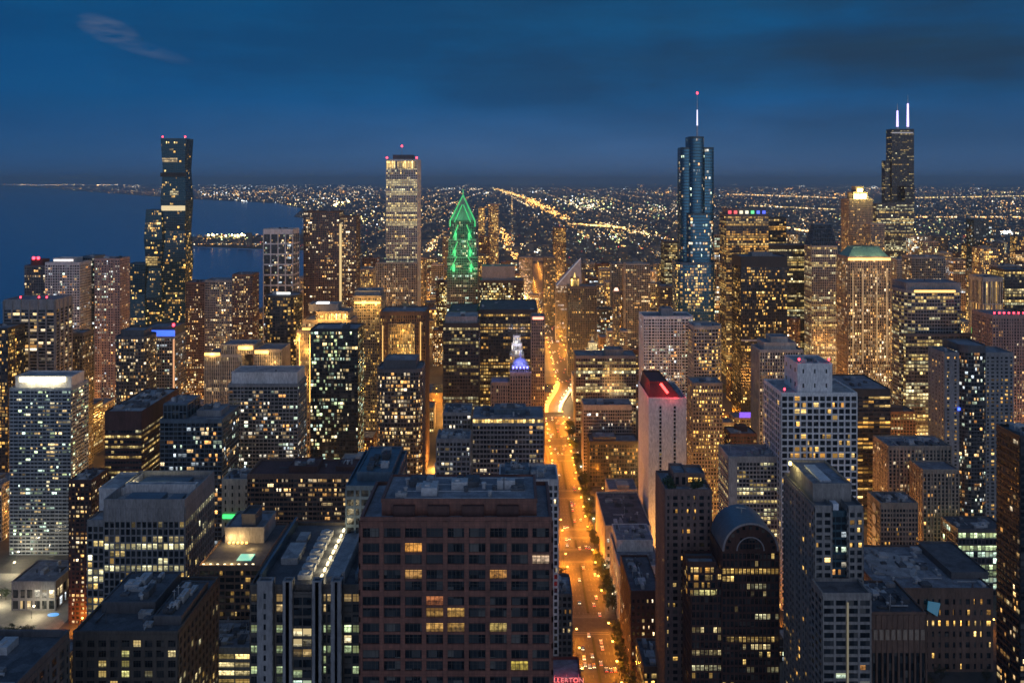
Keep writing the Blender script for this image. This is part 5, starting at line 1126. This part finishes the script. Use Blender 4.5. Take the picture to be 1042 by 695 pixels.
def bx(t): return 43+(68-43)*(t*t*(3-2*t)), 67.5+(96-67.5)*(t*t*(3-2*t)), 1182+(1360-1182)*t
for k in range(12):
    (a0, a1, ya), (c0, c1, yc) = bx(k/12), bx((k+1)/12)
    bridge.face([(a0, ya, 1.2), (a1, ya, 1.2), (c1, yc, 1.2), (c0, yc, 1.2)], 1); bridge.face([(a0, ya, 0), (c0, yc, 0), (c0, yc, 1.2), (a0, ya, 1.2)][::-1], 0)
    for u, v, w_ in ((0, 3.5, 1.32), (.88, .999, 1.32)):
        m0, m1 = (a0+1 if u == 0 else a1-5, a0+6 if u == 0 else a1-1), (c0+1 if u == 0 else c1-5, c0+6 if u == 0 else c1-1)
        bridge.hexa([(m0[0], ya, 1.2), (m0[1], ya, 1.2), (m1[1], yc, 1.2), (m1[0], yc, 1.2), (m0[0], ya, w_), (m0[1], ya, w_), (m1[1], yc, w_), (m1[0], yc, w_)], 2)
    for e, g in ((a0, c0), (a1, c1)): bridge.hexa([(e-.3, ya, 1.2), (e+.3, ya, 1.2), (g+.3, yc, 1.2), (g-.3, yc, 1.2), (e-.3, ya, 2.5), (e+.3, ya, 2.5), (g+.3, yc, 2.5), (g-.3, yc, 2.5)], 2)
tag(bridge.build('road_bridge', [PAVE, ROAD, wallmat('pale_bridge_stone', (.55, .52, .47), .8, .2, .3)]), 'pale curving road bridge carrying the avenue over the river', 'bridge')
CROSS = [(610, 628), (724, 742), (772, 786), (868, 884), (984, 1000), (1040, 1062), (1164, 1182)]
ly = 440
for a, b_ in CROSS:
    kerbed('pavement', 34, 43, ly, a); kerbed('pavement', 67.5, 77.5, ly, a); ly = b_
for a, b_ in CROSS:
    flat('cross_street', rect(-420, 42, a, b_), .008, ROAD); flat('cross_street', rect(71, 560, a, b_), .008, ROAD)
flat('side_street', rect(STREETX[0]+3, STREETX[1]-3, 925, 1290), .016, ROAD)
flat('side_street', rect(208, 226, 430, 760), .016, ROAD); flat('side_street', rect(316, 336, 500, 720), .016, ROAD)
mk = MB()
for a, b_ in CROSS:
    for yy in (a-4, b_+1):
        mk.box(43.3, 67.2, yy, yy+.5, .02, .026); mk.box(43.3, 67.2, yy+2.4, yy+2.9, .02, .026)
for x in (46, 48.8, 51.6, 59.2, 62, 64.8):
    y = 445
    while y < 1160:
        if not any(a-6 < y < b_+6 for a, b_ in CROSS): mk.box(x-.08, x+.08, y, y+3.2, .02, .026)
        y += 9
o = mk.build('road_markings', PAINT); o['kind'] = 'structure'
flat('riverside_road', rect(-640, 36, 1212, 1288), .016, ROAD)
md = MB(); ly = 445
for a, b_ in CROSS:
    md.box(54.6, 56.2, ly+8, a-8, .012, .35); ly = b_
o = md.build('planted_median', wallmat('median_green', (.05, .06, .03), .9)); o['kind'] = 'structure'
# plaza at the lower left
flat('plaza', [(-400, 560), (-318, 560), (-318, 626), (-334, 700), (-420, 700)], .02, wallmat('plaza_stone', (.30, .285, .25), .85, .2, .2, streak=False))
b = Building('gallery_hall', 'low hall with a plain grey roof beside the lit plaza, lower left', 'the plaza hall', 'hall', 'grey', ROOF)
b.block((-366, -334, 640, 676), 0, 20, S(5, 8, 1.6, 2, .3, .3, 'res', .1, .7, 'white', 4)); b.clutter = 3; finish_building(b)
m = MB(); m.prism(ngon(-332, 633, 4, 16, 0, .6), ngon(-332, 633, 4, 16, 0, .6), .03, .5); tag(m.build('lit_pool', emit('pool_blue', (.02, .30, .75), 1.2)), 'small blue lit pool in front of the plaza hall', 'pool')
for k, (x, y) in enumerate(((-345, 640-22), (-370, 596), (-350, 585), (-392, 612))):
    pass

# ================================================================ STREET LAMPS
LAMPH = emit('lamp_amber', (1, .52, .10), 9); LAMPW = emit('lamp_white', (1, .84, .55), 8)
def lamp_meshes():
    m = MB(); m.cyl(0, 0, 0, 8.6, .14, .09, 6); m.cyl(0, 0, 0, .8, .3, .2, 8); m.bar((0, 0, 8.5), (1.6, 0, 9.0), .06)
    p = MB(); p.box(1.1, 2.3, -.45, .45, 8.75, 9.05); p.hexa([(1.2, -.4, 8.35), (2.2, -.4, 8.35), (2.2, .4, 8.35), (1.2, .4, 8.35), (1.1, -.45, 8.75), (2.3, -.45, 8.75), (2.3, .45, 8.75), (1.1, .45, 8.75)])
    return m, p
pm, hm = lamp_meshes()
proto_pole = pm.build('pole', wallmat('lamp_pole_steel', (.05, .05, .05), .5)); pole_me = proto_pole.data; bpy.data.objects.remove(proto_pole)
def headmesh(mat):
    o = hm.build('lamp_head', mat); me = o.data; bpy.data.objects.remove(o); return me
head_a, head_w = headmesh(LAMPH), headmesh(LAMPW)
LDATA = {}
def lamp_data(power, color):
    k = (power, color)
    if k not in LDATA:
        d = bpy.data.lights.new('lamp_light', 'POINT'); d.energy = power; d.color = color; d.shadow_soft_size = .6; LDATA[k] = d
    return LDATA[k]
nlamp = 0
def street_lamp(x, y, rz, label, power, color=(1, .285, .016), white=False, group='street lamps'):
    global nlamp
    px, py = proj((x, y, 9)); 
    if not (-4 < px < 1046 and py < 705): return
    ix, iy = min(WID-1, max(0, int(px))), min(HEI-1, max(0, int(py)))
    if y > ZB[iy, ix]+4: return
    nlamp += 1
    r = empty('street_lamp', (x, y, .14), label, 'street lamp', group); r.rotation_euler = (0, 0, rz)
    for nm, me in (('pole', pole_me), ('lamp_head', head_w if white else head_a)):
        o = bpy.data.objects.new(nm, me); COL.objects.link(o); o.parent = r
    if power:
        l = bpy.data.objects.new('lamp_light', lamp_data(power, color)); COL.objects.link(l); l.parent = r; l.location = (1.7, 0, 7.9)
for k, y in enumerate(np.arange(452, 1180, 24)):
    if any(a-2 < y < b_+2 for a, b_ in CROSS): continue
    pw = 34000 if y > 690 else 13000
    street_lamp(42.3, y, 0, 'amber street lamp on the left kerb of the avenue', pw, group='lamps along the left kerb of the avenue')
    street_lamp(68.4, y+8, math.pi, 'amber street lamp on the right kerb of the avenue', pw, group='lamps along the right kerb of the avenue')
    if k % 2 == 0: street_lamp(75.5, y+3, math.pi, 'white lamp on the right pavement of the avenue', 2500, (1, .86, .6), True, 'white lamps on the right pavement')
for k in range(9):
    a0, a1, yy = bx((k+.5)/9); street_lamp(a0+1, yy, 0, 'amber lamp along the curved bridge', 26000, group='lamps along the bridge'); street_lamp(a1-1, yy, math.pi, 'white lamp along the curved bridge', 26000, (1, .62, .25), True, 'white lamps along the bridge')
for y in np.arange(1366, 3300, 48):
    street_lamp(66, y, 0, 'amber lamp along the avenue beyond the river', 42000, (1, .34, .03), group='lamps along the far avenue'); street_lamp(98, y+20, math.pi, 'amber lamp along the avenue beyond the river', 42000, (1, .34, .03), group='lamps along the far avenue')
for a, b_ in CROSS:
    for x in list(np.arange(-300, 34, 24))+list(np.arange(90, 560, 24)):
        street_lamp(x, a-1, R(90), 'amber street lamp on a cross street between the towers', 30000, group='lamps on the cross streets')
for x in np.arange(-620, 34, 22):
    for yy in (1216, 1252, 1284): street_lamp(x+(yy % 7), yy, R(90), 'amber lamp on the bright riverside road between the towers', 52000, group='lamps on the riverside road')
for y in np.arange(930, 1290, 16):
    street_lamp(STREETX[0]+2, y, 0, 'amber street lamp in the gap left of the black box tower', 26000, group='lamps in the side street by the black box tower'); street_lamp(STREETX[1]-2, y+8, math.pi, 'amber street lamp in the gap left of the black box tower', 26000, group='lamps in the side street by the black box tower')
for x, yy in ((207, 0), (227, 12), (315, 4), (337, 16)):
    for y in np.arange(505+yy, 720, 22):
        street_lamp(x, y, 0 if x in (207, 315) else math.pi, 'amber street lamp on the side street beside the oval-roofed hall', 5000, group='lamps beside the oval-roofed hall')
for x, y in ((-400, 700), (-372, 690), (-340, 690), (-345, 628), (-372, 615), (-380, 645), (-330, 700), (-408, 720), (-390, 735), (-425, 700)):
    street_lamp(x, y, 0, 'white lamp on the lit plaza beside the grey hall', 9000, (1, .85, .55), True, 'plaza lamps')
rngK = random.Random(31)
for Yc, Xc in [(q, r_) for q in np.arange(662, 2300, 96) for r_ in xs]+[(q+48, r_) for q in np.arange(662, 1700, 96) for r_ in xs]:
    if 1:
        x, y = Xc+rngK.uniform(-3, 3), Yc+rngK.uniform(-4, 4)
        if x > .6*y or x < max(-.6*y, coast_x(y)+30) or blocked(x-3, x+3, y-3, y+3, 1): continue
        if rngK.random() < .36: continue
        if any(k[0]-2 < x < k[1]+2 and k[2]-2 < y < k[3]+2 for k in kept): continue
        r = empty('street_lamp', (x, y, .14), 'amber street lamp at a crossing between the blocks', 'street lamp', 'lamps at the crossings')
        for nm, me in (('pole', pole_me), ('lamp_head', head_a)):
            o = bpy.data.objects.new(nm, me); COL.objects.link(o); o.parent = r
        cw = rngK.random() < .25
        l = bpy.data.objects.new('lamp_light', lamp_data(60000, (1, .70, .38)) if cw else lamp_data(230000, (1, .40, .07))); COL.objects.link(l); l.parent = r; l.location = (1.7, 0, 8); nlamp += 1
pass

# ================================================================ TREES
LEAF = wallmat('tree_foliage', (.045, .065, .022), .8, .5, .6, streak=False); BARK = wallmat('bark', (.08, .06, .045), .9)
def tree_meshes(seed):
    rng = random.Random(seed); t = MB(); t.cyl(0, 0, 0, 3.6, .26, .16, 7)
    for k in range(5):
        a = k*1.26+rng.random(); t.bar((0, 0, 2.6+.2*k), (1.9*math.cos(a), 1.9*math.sin(a), 5+rng.random()), .08)
    c = MB(); cl = [(rng.gauss(0, 1.5), rng.gauss(0, 1.5), rng.uniform(3.8, 7.6), rng.uniform(.7, 1.5)) for _ in range(16)]
    for k in range(620):
        x, y, z, r = rng.choice(cl); d = Vector((rng.gauss(0, 1), rng.gauss(0, 1), rng.gauss(0, .8))).normalized()*r*rng.uniform(.4, 1.05)
        p = Vector((x, y, z))+d; u = Vector((rng.uniform(-1, 1), rng.uniform(-1, 1), rng.uniform(-.6, .6))).normalized()*rng.uniform(.16, .34); v = u.orthogonal().normalized()*rng.uniform(.14, .3)
        c.face([p-u, p-v, p+u, p+v])
    a = t.build('trunk', BARK); b_ = c.build('crown', LEAF); ra, rb = a.data, b_.data
    bpy.data.objects.remove(a); bpy.data.objects.remove(b_); return ra, rb
TREES = [tree_meshes(s) for s in (1, 2, 3, 4)]
rngT = random.Random(9)
def tree(x, y, s, label, group):
    r = empty('street_tree', (x, y, .1), label, 'tree', group); r.rotation_euler = (0, 0, rngT.uniform(0, 6.28)); r.scale = (s, s, s*rngT.uniform(.9, 1.15))
    t = rngT.choice(TREES)
    for nm, me in zip(('trunk', 'crown'), t):
        o = bpy.data.objects.new(nm, me); COL.objects.link(o); o.parent = r
for y in np.arange(505, 1120, 8):
    if any(a-3 < y < b_+3 for a, b_ in CROSS): continue
    if y < 700 or rngT.random() < .8: tree(74.2+rngT.uniform(-.6, .8), y, rngT.uniform(1.15, 1.6)*(1.25 if y < 660 else 1), 'dark leafy tree on the right pavement of the avenue', 'trees on the right pavement of the avenue')
    if y % 2 < 1.4: tree(70.4+rngT.uniform(-.4, .5), y+5, rngT.uniform(.9, 1.25), 'dark leafy tree at the right kerb of the avenue', 'trees along the right kerb of the avenue')
    if y < 690: tree(38.5+rngT.uniform(-.5, .5), y+4, rngT.uniform(.8, 1.1), 'dark leafy tree on the left pavement of the avenue', 'trees on the left pavement of the avenue')
for x, y, s in [(81+rngT.uniform(0, 9), 555+k*5-50, rngT.uniform(.8, 1.2)) for k in range(9)]: tree(x, y, s, 'dark tree in front of the small shops right of the avenue', 'trees by the forecourt shop')
for k in range(13): tree(-394+k*5.4, 600+(k % 2)*2, 1.0, 'dark green tree in the row across the lit plaza', 'front row of plaza trees')
for k in range(9): tree(-398+k*4.6, 656+(k % 2)*2, .9, 'dark green tree behind the first row on the plaza', 'back row of plaza trees')
for k in range(34):
    tree(rngT.uniform(180, 330), rngT.uniform(482, 548), rngT.uniform(1.0, 1.6), 'dark tree in the shadowy square at the bottom right', 'trees in the bottom right square')

# ================================================================ CARS
def car_meshes():
    b_ = MB(); prof = [(-2.25, .35), (2.25, .35), (2.3, .75), (1.35, .92), (.55, 1.42), (-1.0, 1.45), (-1.75, .98), (-2.3, .9)]
    for s in (-1, 1):
        pts = [(x, s*.9 if z < 1 else s*.72, z) for x, z in prof]; b_.face(pts if s > 0 else pts[::-1])
    n = len(prof)
    for i in range(n):
        j = (i+1) % n; f = lambda k, s: (prof[k][0], s*(.9 if prof[k][1] < 1 else .72), prof[k][1])
        b_.face([f(i, -1), f(j, -1), f(j, 1), f(i, 1)])
    g = MB()
    g.face([(1.3, -.66, .97), (1.3, .66, .97), (.6, .6, 1.40), (.6, -.6, 1.40)]); g.face([(-1.72, .66, 1.02), (-1.72, -.66, 1.02), (-1.05, -.6, 1.43), (-1.05, .6, 1.43)])
    w_ = MB(); n = 10
    P_ = [(.33*math.cos(2*math.pi*k/n), .33*math.sin(2*math.pi*k/n)) for k in range(n)]
    w_.face([(x, -.12, z) for x, z in P_]); w_.face([(x, .12, z) for x, z in P_[::-1]])
    for k in range(n): w_.face([(P_[k][0], -.12, P_[k][1]), (P_[k][0], .12, P_[k][1]), (P_[(k+1) % n][0], .12, P_[(k+1) % n][1]), (P_[(k+1) % n][0], -.12, P_[(k+1) % n][1])][::-1])
    h = MB(); h.box(-.08, .08, -.26, .26, -.12, .14)
    t = MB(); t.box(-.08, .08, -.26, .26, -.10, .14)
    res = {}
    for nm, m, mat in (('glass', g, PANE), ('wheel', w_, W['black']), ('headlight', h, emit('headlight_white', (1, .85, .55), 6)), ('taillight', t, emit('taillight_red', (1, .06, .03), 4))):
        o = m.build(nm, mat); res[nm] = o.data; bpy.data.objects.remove(o)
    bodies = []
    for nm, c in (('black', (.02, .02, .022)), ('silver', (.4, .4, .42)), ('white', (.7, .7, .68)), ('yellow', (.65, .38, .03)), ('dark red', (.22, .02, .02))):
        o = b_.build('body', wallmat('car_paint_'+nm.replace(' ', '_'), c, .3, .05)); bodies.append((nm, o.data)); bpy.data.objects.remove(o)
    return res, bodies
CARP, CARB = car_meshes()
rngC = random.Random(4); ncar = 0
FAR_LANES = [(71.5, -1), (75, -1), (78.5, -1), (85, 1), (88.5, 1), (92, 1)]
LANES = [(44.6, -1), (47.4, -1), (50.2, -1), (53, -1), (57.8, 1), (60.6, 1), (63.4, 1), (66.1, 1)]
for x, s, ys_, ye_ in [(x, s, 560, 1160) for x, s in LANES]+[(x, s, 1365, 2500) for x, s in FAR_LANES]:
    y = ys_+rngC.uniform(0, 20)
    while y < ye_:
        px, py = proj((x, y, 1))
        if py < 700 and not any(a-1 < y < b_+1 for a, b_ in CROSS) and y <= ZB[min(694, int(py)), int(px)]+4:
            nm, me = rngC.choice(CARB); ncar += 1
            r = empty('car', (x, y, .03), '%s car with its %s on, driving %s the viewer along the avenue' % (nm, 'tail lights' if s > 0 else 'headlights', 'away from' if s > 0 else 'towards'), 'car', 'cars %s along the avenue' % ('heading away' if s > 0 else 'coming closer'))
            r.rotation_euler = (0, 0, R(90*s))
            for pn, pm_, lc in [('body', me, (0, 0, 0)), ('glass', CARP['glass'], (0, 0, 0))]+[('wheel', CARP['wheel'], (a, b_, .33)) for a in (-1.4, 1.4) for b_ in (-.84, .84)]+[('headlight', CARP['headlight'], (2.28, b_, .66)) for b_ in (-.6, .6)]+[('taillight', CARP['taillight'], (-2.3, b_, .74)) for b_ in (-.6, .6)]:
                o = bpy.data.objects.new(pn, pm_); COL.objects.link(o); o.parent = r; o.location = lc
        y += rngC.choice((8, 12, 26, 60, 90, 140))*(1.0 if x not in (44.6, 66.1) else 1.5)
pass

# ================================================================ FAR CITY: low blocks and lights to the horizon
rngL = random.Random(21)
far = MB(); lightsmb = MB(); EM = []
def onland(x, y): return x > coast_x(y)+30
def colour(kind):
    return {'a': (1, .46, .10), 'o': (1, .58, .20), 'w': (1, .78, .48), 'c': (.85, .95, 1), 'g': (.75, 1, .45), 'r': (1, .08, .06), 'y': (1, .78, .25)}[kind]
def light(x, y, size, col, s, z=9):
    if not onland(x, y): return
    h = size*.5; k = tuple(c*s for c in col)
    m = [(x, y-h, z), (x+h, y, z), (x, y+h, z), (x-h, y, z)]; t, b_ = (x, y, z+h), (x, y, z-h)
    for i in range(4):
        lightsmb.face([m[i], m[(i+1) % 4], t], 0, k); lightsmb.face([m[(i+1) % 4], m[i], b_], 0, k)
    q = max(.2, size*.05); lightsmb.face([(x-q, y, 0), (x+q, y, 0), (x+q, y, z-h*.8), (x-q, y, z-h*.8)], 1); lightsmb.face([(x, y-q, 0), (x, y+q, 0), (x, y+q, z-h*.8), (x, y-q, z-h*.8)], 1)
def ground_at(px, py): 
    d = FOC*EYE/(py-PY); return (px-PX)*d/FOC, d
# low blocks
for k in range(5200):
    y = 2500*math.exp(rngL.uniform(0, 1.75)); x = rngL.uniform(-.66, .66)*y
    x = round(x/90)*90+rngL.uniform(-28, 28); y = round(y/110)*110+rngL.uniform(-30, 30)
    if y < 2500 or not onland(x, y) or blocked(x-15, x+15, y-12, y+12): continue
    if x < -420 and y < 3400: continue
    wx, wy, h = rngL.uniform(14, 44), rngL.uniform(12, 36), rngL.choice((6, 8, 10, 12, 16, 22, 34))
    if h > 20 and rngL.random() < .5: h = 10
    far.box(x-wx/2, x+wx/2, y-wy/2, y+wy/2, 0, h, 0)
    if rngL.random() < .55:
        c = rngL.choice(PAL['mixed']); s = rngL.uniform(.15, .9)
        for q in range(rngL.randint(1, 4)):
            a = rngL.uniform(-wx/2, wx/2-4); zz = rngL.uniform(1, max(2, h-4)); far.face([(x+a, y-wy/2-.3, zz), (x+a+4, y-wy/2-.3, zz), (x+a+4, y-wy/2-.3, zz+3), (x+a, y-wy/2-.3, zz+3)], 1, tuple(v*s for v in c))
o = far.build('distant_low_blocks', [wallmat('distant_masonry', (.20, .18, .16), .9, .5, .004), PANE], attr=True); tag(o, 'countless small low blocks spreading across the plain to the horizon', 'buildings', kind='stuff')
# street grid lights
for k in range(15000):
    y = 1900*math.exp(rngL.uniform(0, 3.05)) if k % 2 else 1/rngL.uniform(1/26000, 1/2000); x = rngL.uniform(-.64, .64)*y
    if rngL.random() < .5: x = round(x/(200 if y < 9000 else 800))*(200 if y < 9000 else 800)+rngL.uniform(-6, 6)
    elif rngL.random() < .5: y = round(y/(200 if y < 9000 else 800))*(200 if y < 9000 else 800)+rngL.uniform(-8, 8)
    if x < -380 and y < 3300: continue
    if blocked(x-4, x+4, y-4, y+4, 1): continue
    px = y/FOC; c = rngL.choice('aaaaoooowwwcgyr' if y < 6000 else 'aaaooowwcy')
    light(x, y, px*rngL.choice((.5, .6, .7, .85, 1.1)), colour(c), rngL.choice((.18, .3, .45, .7, 1.1, 2.2)), z=rngL.choice((7, 9, 12, 20)))
for X0 in range(-12000, 15000, 400):
    for k in range(44):
        y = 1/rngL.uniform(1/30000, 1/2900); x = X0+rngL.gauss(0, 8)
        if abs(x) > .66*y or blocked(x-4, x+4, y-4, y+4, 1): continue
        light(x, y, y/FOC*rngL.uniform(.5, .85), colour(rngL.choice('aaaoo')), rngL.choice((.2, .35, .6, .9)))
for Y0 in list(range(3200, 9000, 400))+list(range(9000, 26000, 1200)):
    for k in range(70):
        x = rngL.uniform(-.64, .64)*Y0; y = Y0+rngL.gauss(0, 6)
        if blocked(x-4, x+4, y-4, y+4, 1): continue
        light(x, y, y/FOC*rngL.uniform(.5, .85), colour(rngL.choice('aaoow')), rngL.choice((.2, .35, .6, .9)))
def cluster(px, py, sx, sy, n, kinds, s=1.0, sz=1.0):
    for k in range(n):
        a = px+rngL.gauss(0, sx); b_ = max(186.6, py+rngL.gauss(0, sy)); x, y = ground_at(a, b_)
        light(x, y, y/FOC*rngL.uniform(.6, 1.5)*sz, colour(rngL.choice(kinds)), s*rngL.choice((.5, 1, 1.6, 3)))
def line(p, q, n, kinds, s=1.0, sz=1.0, wob=.6):
    a, b_ = ground_at(*p), ground_at(*q)
    for k in range(int(n*1.25)):
        # even along the picture line: interpolate in 1/distance
        t = rngL.random(); inv = (1/a[1])*(1-t)+(1/b_[1])*t; y = 1/inv; f = (y-a[1])/(b_[1]-a[1]) if abs(b_[1]-a[1]) > 1 else t; x = a[0]+(b_[0]-a[0])*f
        light(x+rngL.gauss(0, wob*1.5)*y/FOC, y, y/FOC*rngL.uniform(.7, 1.6)*sz, colour(rngL.choice(kinds)), s*rngL.choice((.5, 1, 1.8, 3)))
line((574, 224), (538, 203), 230, 'aaao', 1.3, 1.1, 2.4); line((538, 203), (503, 192), 140, 'aaoy', 1.3, 1.0, 1.3); line((545, 214), (512, 196), 40, 'ow', .8)
line((526, 266), (508, 232), 130, 'aaao', 1.3, 1.1, 2.0)
line((582, 229), (634, 233), 130, 'yyao', 1.2, 1.2, 1.2); line((604, 227), (660, 240), 60, 'yaow', 1.0)
cluster(588, 206, 14, 2.5, 90, 'wwcy', 1.3, 1.2); cluster(600, 212, 12, 2, 60, 'wwgy', 1.5, 1.2); cluster(630, 238, 22, 3, 120, 'wyoa', .9)
cluster(676, 212, 16, 3, 70, 'wwgc', 1.0); cluster(655, 216, 20, 3, 60, 'wo', .9)
line((632, 252), (662, 256), 26, 'aro', 1.2); line((740, 198), (850, 202), 130, 'owa', .9); line((760, 210), (850, 214), 90, 'owy', .9)
line((800, 233), (828, 238), 70, 'aaow', 1.5, 1.2, 1.0); line((930, 222), (1042, 222), 90, 'oaw', 1.0); line((932, 202), (1042, 200), 110, 'ywo', .9)
cluster(960, 236, 18, 6, 60, 'yyg', 1.2, 1.2); cluster(1026, 238, 5, 1, 20, 'wc', 3.5, 1.5); cluster(1030, 218, 14, 4, 50, 'aow', 1.2)
line((2, 188.5), (140, 188.6), 70, 'wwooc', 3.6, .8, .4); cluster(25, 188.6, 9, .25, 16, 'wo', 7, .9); cluster(62, 188.5, 8, .25, 18, 'woy', 7, .9); cluster(104, 188.7, 10, .3, 20, 'wo', 7, .9); cluster(132, 190, 12, 1.0, 40, 'wwo', 1.2); cluster(275, 190, 45, 1.6, 120, 'wwoc', 1.0); cluster(370, 192, 30, 2.4, 70, 'wwo', 1.0)
cluster(222, 198, 14, 2.0, 60, 'wco', 1.1); line((238, 204), (262, 207), 24, 'wc', 1.2); cluster(288, 210, 16, 3, 60, 'wwoy', 1.1); cluster(346, 208, 3, 1.5, 12, 'yy', 5, 1.7)
cluster(330, 204, 30, 4, 110, 'wowc', .9); cluster(376, 224, 16, 4, 60, 'wcy', 1.3, 1.1); cluster(440, 214, 14, 8, 90, 'wao', .9)
line((432, 262), (446, 243), 60, 'aoow', 1.2, 1.2, 1.4); line((434, 280), (455, 284), 30, 'ayy', 1.3, 1.4); cluster(450, 262, 4, 3, 30, 'wyg', 1.2)
line((192, 250.5), (268, 250.5), 36, 'oaw', .8, .9, .3); cluster(219, 241.5, 3, .8, 14, 'yy', 11, 1.7); cluster(243, 241.5, 3, .8, 14, 'yy', 11, 1.7); cluster(230, 243, 16, 1.6, 40, 'yga', .9)
for k in range(40):
    cluster(rngL.uniform(170, 1040), rngL.uniform(187, 200), rngL.uniform(3, 14), .7, rngL.randint(6, 22), rngL.choice(('wwo', 'aao', 'owy', 'cw')), rngL.uniform(.7, 1.5))
for k in range(26):
    cluster(rngL.uniform(480, 1040), rngL.uniform(200, 262), rngL.uniform(3, 12), rngL.uniform(.8, 2.5), rngL.randint(6, 20), rngL.choice(('wwo', 'aao', 'owy', 'cw', 'yg')), rngL.uniform(.8, 1.8))
def glowmat():
    m, nt, b = newmat('city_light_glow'); at = nt.nodes.new('ShaderNodeAttribute'); at.attribute_name = 'lit'
    nt.links.new(at.outputs['Color'], b.inputs['Emission Color']); b.inputs['Emission Strength'].default_value = 1.6; b.inputs['Base Color'].default_value = (.1, .1, .1, 1); m.cycles.emission_sampling = 'NONE'; return m
o = lightsmb.build('city_lights', [glowmat(), W['black']], attr=True); tag(o, 'countless street and building lights spreading across the plain to the horizon', 'lights', kind='stuff')
m = MB()
for k in range(24):
    x0, y0 = -2100+k*70, 4180+40*math.sin(k*.7)
m.hexa([(-1760, 4240, -2), (-1180, 4240, -2), (-1180, 4262, -2), (-1760, 4262, -2), (-1760, 4240, 1.2), (-1180, 4240, 1.2), (-1180, 4262, 1.2), (-1760, 4262, 1.2)]); o = m.build('harbour_wall', PAVE); tag(o, 'long harbour wall with a row of amber lights across the lake water', 'harbour wall')

# ================================================================ AIR
m = bpy.data.materials.new('evening_haze'); m.use_nodes = True; nt = m.node_tree; nt.nodes.clear()
o_ = nt.nodes.new('ShaderNodeOutputMaterial'); v = nt.nodes.new('ShaderNodeVolumePrincipled'); nt.links.new(v.outputs[0], o_.inputs['Volume'])
v.inputs['Color'].default_value = (.66, .88, 1, 1); v.inputs['Density'].default_value = HAZE; v.inputs['Anisotropy'].default_value = .2
mb = MB(); mb.box(-126000, 121000, -700, 121000, -3, 640); o = mb.build('haze', m); o['kind'] = 'stuff'
cy.volume_step_rate = 10; cy.volume_max_steps = 64
